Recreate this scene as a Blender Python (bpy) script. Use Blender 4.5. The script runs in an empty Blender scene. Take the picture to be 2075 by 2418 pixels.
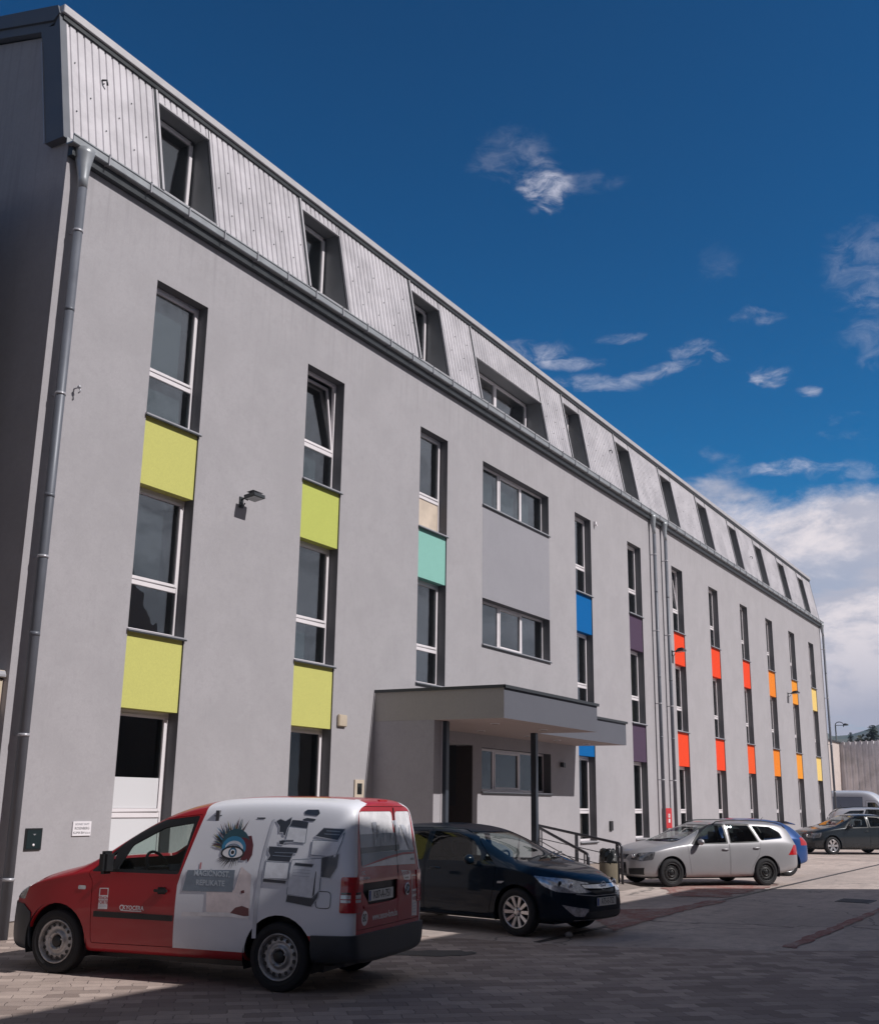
import bpy, bmesh, math, random
from math import radians, sin, cos, pi, sqrt, atan2
from mathutils import Vector, Matrix
from mathutils.bvhtree import BVHTree

C = bpy.context.scene.collection
SC = bpy.context.scene

# ------------------------------------------------------------------ camera
YAW, PITCH, ROLL, FPX = radians(59.3497), radians(14.6832), radians(0.8295), 2612.94
EYE = 1.82
f = Vector((sin(YAW) * cos(PITCH), cos(YAW) * cos(PITCH), sin(PITCH)))
r0 = Vector((cos(YAW), -sin(YAW), 0)); u0 = r0.cross(f)
r_ = r0 * cos(ROLL) + u0 * sin(ROLL); u_ = -r0 * sin(ROLL) + u0 * cos(ROLL)
cd = bpy.data.cameras.new('camera'); cam = bpy.data.objects.new('camera', cd); C.objects.link(cam)
M = Matrix((r_, u_, -f)).transposed().to_4x4(); M.translation = Vector((0, 0, EYE)); cam.matrix_world = M
cd.sensor_width = 36; cd.sensor_fit = 'HORIZONTAL'; cd.lens = 36 * FPX / 2075
cd.clip_start = 0.1; cd.clip_end = 6000
SC.camera = cam

# ------------------------------------------------------------------ sun and sky
SUNV = Vector((0.118, -1.0, 0.92)).normalized()
sl = bpy.data.lights.new('sun', 'SUN'); sl.energy = 4.9; sl.angle = radians(0.5); sl.color = (1.0, 0.955, 0.94)
so = bpy.data.objects.new('sun', sl); C.objects.link(so)
so.rotation_euler = (-SUNV).to_track_quat('-Z', 'Y').to_euler()
SC.view_settings.view_transform = 'Standard'; SC.view_settings.look = 'None'
SC.view_settings.gamma = 1.0; SC.view_settings.exposure = -0.28
SC.cycles.max_bounces = 7; SC.cycles.transparent_max_bounces = 12; SC.cycles.sample_clamp_indirect = 6


class NT:
    """small helper for node trees"""
    def __init__(s, nt):
        s.nt = nt; s.n = nt.nodes; s.l = nt.links

    def add(s, t, **kw):
        n = s.n.new(t)
        for k, v in kw.items():
            setattr(n, k, v)
        return n

    def put(s, sock, v):
        if hasattr(v, 'is_output'):
            s.l.new(v, sock)
        elif v is not None:
            sock.default_value = v if not (isinstance(v, tuple) and len(v) == 3 and sock.type == 'RGBA') else (*v, 1)

    def m(s, op, a, b=None, c=None, clamp=False):
        n = s.add('ShaderNodeMath', operation=op, use_clamp=clamp)
        for i, v in enumerate((a, b, c)):
            if v is not None: s.put(n.inputs[i], v)
        return n.outputs[0]

    def vm(s, op, a, b=None):
        n = s.add('ShaderNodeVectorMath', operation=op)
        s.put(n.inputs[0], a)
        if b is not None: s.put(n.inputs[1], b)
        return n.outputs[1] if op in ('DOT_PRODUCT', 'LENGTH') else n.outputs[0]

    def mix(s, fac, a, b, mode='MIX'):
        n = s.add('ShaderNodeMix', data_type='RGBA', blend_type=mode)
        s.put(n.inputs[0], fac); s.put(n.inputs[6], a); s.put(n.inputs[7], b)
        return n.outputs[2]

    def noise(s, vec, scale, detail=4, rough=.55, dist=0):
        n = s.add('ShaderNodeTexNoise')
        if vec is not None: s.put(n.inputs['Vector'], vec)
        n.inputs['Scale'].default_value = scale; n.inputs['Detail'].default_value = detail
        n.inputs['Roughness'].default_value = rough; n.inputs['Distortion'].default_value = dist
        return n.outputs[0]

    def ramp(s, v, lo, hi, a=0., b=1., smooth=True):
        n = s.add('ShaderNodeMapRange', interpolation_type='SMOOTHSTEP' if smooth else 'LINEAR')
        s.put(n.inputs[0], v)
        for i, q in zip((1, 2, 3, 4), (lo, hi, a, b)): s.put(n.inputs[i], q)
        return n.outputs[0]

    def scale(s, vec, sc):
        n = s.add('ShaderNodeMapping'); s.put(n.inputs[0], vec); n.inputs['Scale'].default_value = sc
        return n.outputs[0]


w = bpy.data.worlds.new('World'); SC.world = w; w.use_nodes = True
W = NT(w.node_tree); W.n.clear()
sky = W.add('ShaderNodeTexSky', sky_type='NISHITA'); sky.sun_disc = False
sky.sun_elevation = math.asin(SUNV.z); sky.sun_rotation = atan2(SUNV.x, SUNV.y)
sky.altitude = 500; sky.air_density = 1.0; sky.dust_density = 0.3; sky.ozone_density = 3.0
gam = W.add('ShaderNodeGamma'); W.put(gam.inputs[0], sky.outputs[0]); gam.inputs[1].default_value = 1.6
tc = W.add('ShaderNodeTexCoord'); D = W.vm('NORMALIZE', tc.outputs['Generated'])
sx = W.add('ShaderNodeSeparateXYZ'); W.put(sx.inputs[0], D); DZ = sx.outputs[2]
skycol = W.mix(1.0, gam.outputs[0], (0.012, 0.44, 0.50), 'MULTIPLY')
# high thin wisps and puffs at fixed directions of the sky
warp = W.add('ShaderNodeTexNoise'); W.put(warp.inputs['Vector'], D); warp.inputs['Scale'].default_value = 14; warp.inputs['Detail'].default_value = 5
wv = W.vm('SUBTRACT', warp.outputs[1], (0.5, 0.5, 0.5))
Dw = W.vm('ADD', D, W.vm('MULTIPLY', wv, (0.035, 0.035, 0.022)))
fine = W.noise(W.vm('ADD', W.scale(D, (1, 1, 2.3)), W.vm('MULTIPLY', wv, (.06, .06, .06))), 30, 12, .66, .5)
PUFF = [(30.7, 65.3, 1.1, 1.0, .80), (31.3, 65.0, 1.3, 1.2, .28), (32.6, 63.4, 2.0, 1.2, .20), (31.2, 67.2, 2.2, .5, .16), (23.4, 69.3, 1.3, .30, .62), (22.6, 73.2, 1.5, .42, .5), (22.0, 74.5, .5, .35, .4),
        (21.1, 76.8, .85, .6, .9), (20.2, 78.5, .6, .32, .7), (16.4, 77.3, 1.7, .42, .8), (23.0, 64.2, 2.0, .6, .55), (21.3, 68.0, 2.4, .45, .5),
        (24.0, 76.6, 1.4, .4, .35), (26.5, 74.6, 1.0, .9, .10), (21.9, 71.8, 1.8, .3, .4), (25.5, 82.0, 1.8, 2.2, .22), (22.2, 82.6, 2.0, 1.8, .2), (22.3, 66.3, 1.8, .35, .5), (21.6, 70.2, 1.2, .3, .35), (16.0, 80.6, 1.6, .5, .4)]
tot = None; tot1 = None
for el, az, wx, wz, amp in PUFF:
    el, az = radians(el), radians(az)
    c = Vector((sin(az) * cos(el), cos(az) * cos(el), sin(el)))
    rt = Vector((cos(az), -sin(az), 0)); up = rt.cross(c)
    a = W.m('DIVIDE', W.vm('DOT_PRODUCT', Dw, tuple(rt)), radians(wx))
    b = W.m('DIVIDE', W.m('SUBTRACT', W.vm('DOT_PRODUCT', Dw, tuple(up)), 0.0), radians(wz))
    front = W.m('GREATER_THAN', W.vm('DOT_PRODUCT', D, tuple(c)), 0.5)
    q = W.m('ADD', W.m('MULTIPLY', a, a), W.m('MULTIPLY', b, b))
    g1 = W.m('MULTIPLY', W.ramp(q, 2.4, 0.0), front)
    tot1 = g1 if tot1 is None else W.m('MAXIMUM', tot1, g1)
    g = W.m('MULTIPLY', g1, amp)
    tot = g if tot is None else W.m('ADD', tot, g)
wisp = W.m('MULTIPLY', tot, W.ramp(W.m('ADD', tot1, W.m('MULTIPLY', W.m('SUBTRACT', fine, .5), 3.4)), .42, 2.0), clamp=True)
# the low cloud bank
big = W.noise(W.scale(D, (1, 1, 2.0)), 6.5, 11, .62, .2)
azs = W.vm('DOT_PRODUCT', D, (sin(radians(81)), cos(radians(81)), 0))
lim = W.m('ADD', W.ramp(azs, .955, 1.0, .262, .335), W.m('MULTIPLY', W.m('SUBTRACT', big, .5), .26))
bank = W.ramp(W.m('SUBTRACT', lim, DZ), -.030, .038)
tone = W.noise(W.scale(D, (1, 1, 3.4)), 7.5, 9, .58, .4)
gap = W.m('MULTIPLY', W.ramp(tone, .50, .62), W.ramp(DZ, .25, .13))
bank = W.m('MAXIMUM', bank, W.ramp(DZ, .14, .05))
bank = W.m('MULTIPLY', bank, W.m('SUBTRACT', 1.0, W.m('MULTIPLY', gap, .30)))
shade = W.noise(W.scale(D, (1, 1, 2.2)), 11, 10, .62, .2)
ccol = W.mix(W.ramp(shade, .40, .62), (6.6, 6.7, 8.0), (11.5, 10.6, 11.0))
ccol = W.mix(W.ramp(DZ, .16, .05), ccol, (6.3, 6.3, 7.7))
col = W.mix(wisp, skycol, (9.5, 9.4, 10.9))
col = W.mix(bank, col, ccol)
# unseen broken cloud added over the southern sky for fill light and window reflections
sn = W.noise(W.scale(D, (1, 1, 1.8)), 2.4, 6, .55, .4)
sm = W.m('MULTIPLY', W.ramp(sx.outputs[1], .02, -.30), W.ramp(sn, .20, .42))
col = W.mix(sm, col, W.mix(W.ramp(shade, .38, .62), (1.85, 1.82, 2.0), (3.0, 2.95, 3.15)))
se = W.m('MULTIPLY', W.m('MULTIPLY', W.ramp(sx.outputs[1], -.18, -.42), W.ramp(DZ, .62, .40)), W.m('MULTIPLY', W.ramp(sn, .2, .5, .35, 1.0), W.ramp(shade, .34, .60, .35, 1.0)))  # brighter unseen bank added low in the south-east for the window reflections
col = W.mix(W.m('MULTIPLY', se, W.ramp(sx.outputs[0], .1, .4)), col, (6.4, 6.5, 7.4))
bg = W.add('ShaderNodeBackground'); W.put(bg.inputs[0], col); bg.inputs[1].default_value = 0.09
ow = W.add('ShaderNodeOutputWorld'); W.l.new(bg.outputs[0], ow.inputs[0])

# ------------------------------------------------------------------ materials
MATS = {}


def mat(name, col, rough=.6, metal=0., coat=0., spec=.5, var=.0, vscale=3., bump=0., bscale=60., emit=None, coords='Object'):
    if name in MATS: return MATS[name]
    m = bpy.data.materials.new(name); m.use_nodes = True
    T = NT(m.node_tree); p = T.n['Principled BSDF']
    p.inputs['Roughness'].default_value = rough; p.inputs['Metallic'].default_value = metal
    p.inputs['Coat Weight'].default_value = coat; p.inputs['Coat Roughness'].default_value = .04
    p.inputs['Specular IOR Level'].default_value = spec
    tcn = T.add('ShaderNodeTexCoord').outputs[coords]
    if var:
        n = T.noise(tcn, vscale, 5, .6)
        c = T.mix(T.ramp(n, .3, .7), tuple(x * (1 - var) for x in col), tuple(min(1, x * (1 + var)) for x in col))
        T.put(p.inputs['Base Color'], c)
        T.put(p.inputs['Roughness'], T.ramp(n, .2, .8, max(.02, rough - .06), min(1, rough + .08)))
    else:
        p.inputs['Base Color'].default_value = (*col, 1)
    if bump:
        b = T.add('ShaderNodeBump'); b.inputs['Strength'].default_value = bump; b.inputs['Distance'].default_value = .01
        T.put(b.inputs['Height'], T.noise(tcn, bscale, 4)); T.l.new(b.outputs[0], p.inputs['Normal'])
    if emit:
        p.inputs['Emission Color'].default_value = (*emit[0], 1); p.inputs['Emission Strength'].default_value = emit[1]
    MATS[name] = m
    return m


def plaster(name, col, stain=.12):
    m = bpy.data.materials.new(name); m.use_nodes = True; T = NT(m.node_tree); p = T.n['Principled BSDF']
    g = T.add('ShaderNodeNewGeometry').outputs['Position']
    n1 = T.noise(g, 1.3, 6, .62, .4); n2 = T.noise(g, 9, 5, .6, .2)
    n3 = T.noise(T.scale(g, (2.2, 2.2, .22)), 2.2, 5, .6)
    c = T.mix(T.ramp(n1, .3, .7), tuple(x * (1 - stain * .38) for x in col), tuple(x * (1 + stain * .3) for x in col))
    c = T.mix(T.ramp(n2, .45, .75, 0, .5), c, tuple(x * (1 - stain * .9) for x in col))
    c = T.mix(T.ramp(n3, .55, .8, 0, .45), c, tuple(x * (1 - stain) for x in col))
    sz_ = T.add('ShaderNodeSeparateXYZ'); T.put(sz_.inputs[0], g)
    st_ = T.m('MULTIPLY', T.ramp(sz_.outputs[2], 9.6, 11.5), T.ramp(T.noise(T.scale(g, (3.5, 3.5, .15)), 2.5, 5, .65), .48, .68))
    c = T.mix(T.m('MULTIPLY', st_, .5), c, tuple(x * .72 for x in col))
    lo_ = T.m('MULTIPLY', T.ramp(sz_.outputs[2], .95, .25), T.ramp(T.noise(g, 5, 6, .7), .35, .6))
    c = T.mix(T.m('MULTIPLY', lo_, .45), c, tuple(x * .62 for x in col))
    n5 = T.noise(g, 30, 5, .85)
    c = T.mix(T.ramp(n5, .35, .7, 0, .55), c, tuple(x * .82 for x in col))
    T.put(p.inputs['Base Color'], c); p.inputs['Roughness'].default_value = .93; p.inputs['Specular IOR Level'].default_value = .2
    b = T.add('ShaderNodeBump'); b.inputs['Strength'].default_value = .45; b.inputs['Distance'].default_value = .006
    T.put(b.inputs['Height'], T.noise(g, 95, 3, .7)); T.l.new(b.outputs[0], p.inputs['Normal'])
    MATS[name] = m
    return m


def glassmat(name, tint=(.35, .42, .42), rough=.0, refl=1.0, f0=.14):
    m = bpy.data.materials.new(name); m.use_nodes = True; T = NT(m.node_tree); T.n.remove(T.n['Principled BSDF'])
    tr = T.add('ShaderNodeBsdfTransparent'); tr.inputs[0].default_value = (*tint, 1)
    gl = T.add('ShaderNodeBsdfGlossy'); gl.inputs['Color'].default_value = (refl, refl, refl, 1); gl.inputs['Roughness'].default_value = rough
    lw = T.add('ShaderNodeLayerWeight'); lw.inputs[0].default_value = .5
    fz = T.m('ADD', f0, T.m('MULTIPLY', T.m('POWER', lw.outputs['Facing'], 4.5), 1 - f0))
    mx = T.add('ShaderNodeMixShader'); T.l.new(fz, mx.inputs[0])
    bp = T.add('ShaderNodeBump'); bp.inputs['Strength'].default_value = .25; bp.inputs['Distance'].default_value = .01
    T.put(bp.inputs['Height'], T.noise(T.add('ShaderNodeNewGeometry').outputs['Position'], 1.7, 2)); T.l.new(bp.outputs[0], gl.inputs['Normal']); T.l.new(tr.outputs[0], mx.inputs[1]); T.l.new(gl.outputs[0], mx.inputs[2])
    T.l.new(mx.outputs[0], T.n['Material Output'].inputs[0])
    MATS[name] = m
    return m


PLASTER = plaster('facade_plaster', (.405, .390, .408), .15)
PLASTER_D = plaster('facade_plaster_grey', (.33, .325, .355), .10)
PLINTH = plaster('plinth_render', (.34, .29, .26), .2)
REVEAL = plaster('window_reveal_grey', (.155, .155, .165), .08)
FASCIA = plaster('canopy_fascia', (.135, .14, .165), .06)
SOFFIT = plaster('canopy_soffit', (.42, .35, .335), .06)
WHITE = mat('window_frame_white', (.78, .74, .76), .35, var=.03)
FRAMEG = mat('aluminium_frame', (.42, .42, .45), .35, .3, var=.05)
DARKM = mat('dark_flashing', (.045, .05, .055), .4, .2, var=.1)
SHEET = mat('sheet_metal', (.52, .50, .525), .5, .1, var=.12, vscale=1.5, bump=.1, bscale=8)
SHEETCAP = mat('sheet_cap', (.47, .46, .48), .5, .1, var=.05)
GUTTER = mat('gutter_metal', (.34, .36, .38), .4, .3, var=.08)
PIPE = mat('downpipe_metal', (.13, .14, .165), .48, .2, var=.08, vscale=2)
VERGE = mat('verge_sheet', (.12, .13, .15), .5, .1, var=.05)
STEEL = mat('painted_steel', (.055, .065, .08), .35, .2, var=.1)
RAIL = mat('rail_steel', (.06, .06, .07), .3, .4, var=.15)
BLACK = mat('black_plastic', (.014, .015, .017), .45, var=.1)
RUBBER = mat('tyre_rubber', (.018, .018, .02), .8, var=.15, bump=.2, bscale=80)
GLASS = glassmat('window_glass', (.52, .58, .59), f0=.19)
GLASS2 = glassmat('ground_floor_glass', (.5, .56, .57), f0=.05)
CGLASS = glassmat('car_glass', (.72, .80, .77), f0=.04)
CGLASSD = glassmat('car_glass_tinted', (.45, .49, .49), f0=.045)
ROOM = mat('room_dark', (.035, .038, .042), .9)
CURT = mat('curtain', (.55, .52, .50), .9, var=.1, vscale=12)
BLIND = mat('blind', (.50, .50, .52), .7)
FILM = mat('white_film', (.66, .66, .68), .5)
CREAM = mat('cream_board', (.62, .52, .42), .6, var=.1)
OCHRE = mat('ochre_curtain', (.30, .20, .08), .9, var=.1)


def colmat(name, c): return plaster(name, c, .05)


LIME = colmat('panel_lime', (.585, .575, .18)); LIME2 = colmat('panel_lime_green', (.53, .575, .145)); TEAL = colmat('panel_mint', (.27, .55, .48))
BLUE = colmat('panel_blue', (.0, .125, .38)); PURPLE = colmat('panel_purple', (.085, .055, .095)); RED = colmat('panel_red', (.86, .07, .022))
ORED = colmat('panel_orange_red', (.86, .10, .022)); ORANGE = colmat('panel_orange', (.85, .24, .025)); AMBER = colmat('panel_amber', (.85, .32, .035)); PALEY = colmat('panel_yellow', (.84, .60, .20))


# ------------------------------------------------------------------ mesh helpers
class MB:
    def __init__(s):
        s.v = []; s.f = []; s.m = []; s.mats = []; s.sm = []

    def mi(s, m):
        if m not in s.mats: s.mats.append(m)
        return s.mats.index(m)

    def poly(s, pts, m, smooth=False):
        b = len(s.v); s.v += [tuple(p) for p in pts]; s.f.append(tuple(range(b, b + len(pts)))); s.m.append(s.mi(m)); s.sm.append(smooth)
        return s

    def box(s, x0, x1, y0, y1, z0, z1, m, mtx=None):
        P = [Vector((x, y, z)) for z in (z0, z1) for y in (y0, y1) for x in (x0, x1)]
        if mtx: P = [mtx @ p for p in P]
        b = len(s.v); s.v += [tuple(p) for p in P]
        for q in ((0, 2, 3, 1), (4, 5, 7, 6), (0, 1, 5, 4), (2, 6, 7, 3), (0, 4, 6, 2), (1, 3, 7, 5)):
            s.f.append(tuple(b + i for i in q)); s.m.append(s.mi(m)); s.sm.append(False)
        return s

    def prism(s, pts2, a0, a1, axis, m, mtx=None):
        """pts2: polygon in the two other axes; extruded along axis from a0 to a1"""
        def P(p, a):
            v = {'x': (a, p[0], p[1]), 'y': (p[0], a, p[1]), 'z': (p[0], p[1], a)}[axis]
            v = Vector(v)
            return mtx @ v if mtx else v
        n = len(pts2); b = len(s.v)
        s.v += [tuple(P(p, a0)) for p in pts2] + [tuple(P(p, a1)) for p in pts2]
        k = s.mi(m)
        s.f.append(tuple(b + i for i in range(n))); s.f.append(tuple(b + n + i for i in reversed(range(n)))); s.m += [k, k]; s.sm += [False, False]
        for i in range(n):
            j = (i + 1) % n
            s.f.append((b + i, b + n + i, b + n + j, b + j)); s.m.append(k); s.sm.append(False)
        return s

    def tube(s, pts, rad, m, n=10, cap=True, closed=False):
        pts = [Vector(p) for p in pts]; rads = rad if isinstance(rad, (list, tuple)) else [rad] * len(pts)
        b = len(s.v); k = s.mi(m); N = len(pts); prev = None
        for i, p in enumerate(pts):
            if closed: t = pts[(i + 1) % N] - pts[i - 1]
            else: t = (pts[min(i + 1, N - 1)] - pts[max(i - 1, 0)])
            t.normalize()
            if prev is None:
                a = Vector((0, 0, 1)) if abs(t.z) < .9 else Vector((1, 0, 0))
                x = t.cross(a).normalized()
            else:
                x = (prev - t * prev.dot(t)).normalized()
            prev = x; y = t.cross(x)
            for j in range(n):
                a = 2 * pi * j / n
                s.v.append(tuple(p + (x * cos(a) + y * sin(a)) * rads[i]))
        for i in range(N if closed else N - 1):
            for j in range(n):
                i2 = (i + 1) % N
                s.f.append((b + i * n + j, b + i * n + (j + 1) % n, b + i2 * n + (j + 1) % n, b + i2 * n + j)); s.m.append(k); s.sm.append(True)
        if cap and not closed:
            s.f.append(tuple(b + j for j in reversed(range(n)))); s.f.append(tuple(b + (N - 1) * n + j for j in range(n))); s.m += [k, k]; s.sm += [False, False]
        return s

    def lathe(s, prof, m, n=32, mtx=None, mats=None):
        """profile [(radius, axial)] revolved round local Y"""
        b = len(s.v); k = s.mi(m)
        for (r, a) in prof:
            for j in range(n):
                t = 2 * pi * j / n; v = Vector((r * cos(t), a, r * sin(t)))
                s.v.append(tuple(mtx @ v if mtx else v))
        for i in range(len(prof) - 1):
            kk = s.mi(mats[i]) if mats else k
            for j in range(n):
                s.f.append((b + i * n + j, b + i * n + (j + 1) % n, b + (i + 1) * n + (j + 1) % n, b + (i + 1) * n + j)); s.m.append(kk); s.sm.append(True)
        return s

    def sphere(s, c, r, m, seg=12, rings=8, sq=(1, 1, 1)):
        prof = [(sin(pi * i / rings), -cos(pi * i / rings)) for i in range(rings + 1)]
        b = len(s.v); k = s.mi(m)
        for (q, a) in prof:
            for j in range(seg):
                t = 2 * pi * j / seg; s.v.append((c[0] + r * q * cos(t) * sq[0], c[1] + r * q * sin(t) * sq[1], c[2] + r * a * sq[2]))
        for i in range(rings):
            for j in range(seg):
                s.f.append((b + i * seg + j, b + i * seg + (j + 1) % seg, b + (i + 1) * seg + (j + 1) % seg, b + (i + 1) * seg + j)); s.m.append(k); s.sm.append(True)
        return s

    def build(s, name, parent=None, bevel=0, **props):
        me = bpy.data.meshes.new(name); me.from_pydata(s.v, [], s.f)
        for m in s.mats: me.materials.append(m)
        me.polygons.foreach_set('material_index', s.m); me.polygons.foreach_set('use_smooth', s.sm)
        bm = bmesh.new(); bm.from_mesh(me); bmesh.ops.remove_doubles(bm, verts=bm.verts, dist=1e-5); bmesh.ops.recalc_face_normals(bm, faces=bm.faces)
        if bevel:
            ed = [e for e in bm.edges if len(e.link_faces) == 2 and e.calc_face_angle(0) > .6]
            bmesh.ops.bevel(bm, geom=ed, offset=bevel, segments=2, affect='EDGES', clamp_overlap=True)
        bm.to_mesh(me); bm.free()
        o = bpy.data.objects.new(name, me); C.objects.link(o)
        if parent: o.parent = parent
        for k, v in props.items(): o[k] = v
        return o


def empty(name, loc=(0, 0, 0), rz=0., **props):
    o = bpy.data.objects.new(name, None); C.objects.link(o); o.location = loc; o.rotation_euler = (0, 0, rz); o.empty_display_size = .3
    for k, v in props.items(): o[k] = v
    return o


def textmesh(s, size, m, mtx, name=None, parent=None, font_w=1.0, depth=.002, mb=None):
    """flat lettering; local x = reading direction, y = up; returns list of 3d verts/faces in MB"""
    cu = bpy.data.curves.new('t', 'FONT'); cu.body = s; cu.size = size; cu.align_x = 'CENTER'; cu.align_y = 'CENTER'; cu.resolution_u = 2
    o = bpy.data.objects.new('t', cu); C.objects.link(o)
    me = bpy.data.meshes.new_from_object(o.evaluated_get(bpy.context.evaluated_depsgraph_get()))
    mb = mb or MB(); b = len(mb.v); k = mb.mi(m)
    for v in me.vertices:
        mb.v.append(tuple(mtx @ Vector((v.co.x * font_w, v.co.y, 0))))
    for p in me.polygons:
        mb.f.append(tuple(b + i for i in p.vertices)); mb.m.append(k); mb.sm.append(False)
    bpy.data.objects.remove(o); bpy.data.curves.remove(cu); bpy.data.meshes.remove(me)
    return mb


def frame_mtx(o, xdir, ydir):
    x = Vector(xdir).normalized(); y = Vector(ydir).normalized(); z = x.cross(y)
    m = Matrix((x, y, z)).transposed().to_4x4(); m.translation = Vector(o)
    return m

# ------------------------------------------------------------------ ground
def ground_mat(name, kind):
    m = bpy.data.materials.new(name); m.use_nodes = True; T = NT(m.node_tree); p = T.n['Principled BSDF']
    g = T.add('ShaderNodeNewGeometry').outputs['Position']
    n1 = T.noise(g, .35, 6, .6, .5); n2 = T.noise(g, 2.5, 6, .65); n3 = T.noise(g, 60, 3, .7); n4 = T.noise(g, 420, 2, .7)
    h = n3
    if kind == 'pavers':
        mp = T.add('ShaderNodeMapping'); T.put(mp.inputs[0], g); mp.inputs['Rotation'].default_value = (0, 0, radians(48))
        ww = T.add('ShaderNodeTexNoise'); T.put(ww.inputs['Vector'], g); ww.inputs['Scale'].default_value = 7.0
        v = T.vm('ADD', mp.outputs[0], T.vm('MULTIPLY', T.vm('SUBTRACT', ww.outputs[1], (.5, .5, .5)), (.075, .075, 0)))
        br = T.add('ShaderNodeTexBrick'); T.put(br.inputs['Vector'], v); br.inputs['Scale'].default_value = 1.0
        br.inputs['Brick Width'].default_value = .30; br.inputs['Row Height'].default_value = .20; br.inputs['Mortar Size'].default_value = .006
        br.inputs['Mortar Smooth'].default_value = .7; br.inputs['Bias'].default_value = 0.0
        br.inputs['Color1'].default_value = (.0, .0, .0, 1); br.inputs['Color2'].default_value = (1, 1, 1, 1); br.inputs['Mortar'].default_value = (.5, .5, .5, 1)
        base = T.mix(br.outputs[0], (.27, .21, .18), (.55, .445, .385))
        base = T.mix(T.ramp(n2, .35, .7, 0, .45), base, (.29, .225, .205))
        base = T.mix(T.ramp(n3, .55, .75, 0, .4), base, (.20, .17, .155))
        base = T.mix(T.m('MULTIPLY', br.outputs[1], T.ramp(n2, .3, .6, .25, .8)), base, (.10, .085, .08))
        base = T.mix(T.ramp(n1, .62, .75, 0, .4), base, (.16, .14, .13))
        T.put(p.inputs['Base Color'], base); p.inputs['Roughness'].default_value = .85
        h = T.m('ADD', T.m('MULTIPLY', br.outputs[1], -1.4), T.m('ADD', T.m('MULTIPLY', n3, .5), T.m('MULTIPLY', br.outputs[0], .25)))
    elif kind == 'concrete':
        base = T.mix(T.ramp(n1, .3, .7), (.46, .385, .345), (.64, .54, .48))
        base = T.mix(T.ramp(n2, .42, .72, 0, .75), base, (.38, .315, .28))
        base = T.mix(T.ramp(T.noise(g, 7, 7, .75), .48, .62, 0, .4), base, (.33, .28, .25))
        base = T.mix(T.ramp(T.noise(g, 190, 2, .8), .5, .7, 0, .35), base, (.25, .22, .20))
        base = T.mix(T.ramp(n3, .5, .8, 0, .45), base, (.27, .24, .23))
        base = T.mix(T.ramp(T.noise(T.scale(g, (.35, 2.2, 1)), 1.4, 6, .65), .50, .70, 0, .45), base, (.30, .26, .24))
        base = T.mix(T.ramp(T.noise(g, 1.1, 7, .7, 1.2), .60, .70, 0, .55), base, (.20, .18, .17))
        vor = T.add('ShaderNodeTexVoronoi', feature='DISTANCE_TO_EDGE'); wn = T.add('ShaderNodeTexNoise'); T.put(wn.inputs['Vector'], g); wn.inputs['Scale'].default_value = 1.2; wn.inputs['Detail'].default_value = 6
        T.put(vor.inputs['Vector'], T.vm('ADD', g, T.vm('MULTIPLY', wn.outputs[1], (1.2, 1.2, 0)))); vor.inputs['Scale'].default_value = .22
        base = T.mix(T.ramp(vor.outputs[0], .006, .001, 0, .7), base, (.12, .11, .10))
        T.put(p.inputs['Base Color'], base); p.inputs['Roughness'].default_value = .88
    elif kind == 'red':
        base = T.mix(T.ramp(n2, .3, .7), (.26, .095, .085), (.33, .15, .125))
        base = T.mix(T.ramp(T.m('ADD', T.m('MULTIPLY', T.noise(g, 14, 6, .7), .5), T.m('MULTIPLY', T.noise(g, 1.6, 5, .6), .5)), .44, .60, 0, .85), base, (.42, .35, .31))
        T.put(p.inputs['Base Color'], base); p.inputs['Roughness'].default_value = .85
    b = T.add('ShaderNodeBump'); b.inputs['Strength'].default_value = .6; b.inputs['Distance'].default_value = .008
    T.put(b.inputs['Height'], h); T.l.new(b.outputs[0], p.inputs['Normal'])
    MATS[name] = m
    return m


CONC = ground_mat('concrete_yard', 'concrete'); PAV = ground_mat('interlocking_pavers', 'pavers'); REDP = ground_mat('worn_red_paint', 'red')
FIELD = mat('far_ground', (.20, .19, .14), .9, var=.2, vscale=.05)
STAIN = mat('oil_stain', (.085, .075, .07), .6, var=.3, vscale=9)
g = MB().poly([(-1000, -1000, -.03), (1000, -1000, -.03), (1000, 1000, -.03), (-1000, 1000, -.03)], FIELD).build('ground', kind='structure')
MB().poly([(-40, -3.02, 0), (140, -40, 0), (140, 60, 0), (-40, 60, 0)], CONC).build('yard', kind='structure')
MB().poly([(-30, -3.0, .004), (18.5, -3.0, .004), (16.35, 2.87, .004), (15.5, 3.97, .004), (14.93, 5.2, .004), (14.33, 6.45, .004), (14.2, 7.5, .004), (14.05, 9.2, .004), (14.0, 12.6, .004), (-30, 12.6, .004)], PAV).build('paved_forecourt', kind='structure')


def patch(pts, m, z, name, n=26, j=.04, seed=1, **kw):
    rnd = random.Random(seed); out = []
    P = [Vector((x, y, 0)) for x, y in pts]; L = len(P)
    for i in range(L):
        a, b = P[i], P[(i + 1) % L]; k = max(2, int((b - a).length / .25))
        for q in range(k):
            p = a.lerp(b, q / k); out.append((p.x + rnd.uniform(-j, j), p.y + rnd.uniform(-j, j), z))
    return MB().poly(out, m).build(name, **kw)


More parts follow.
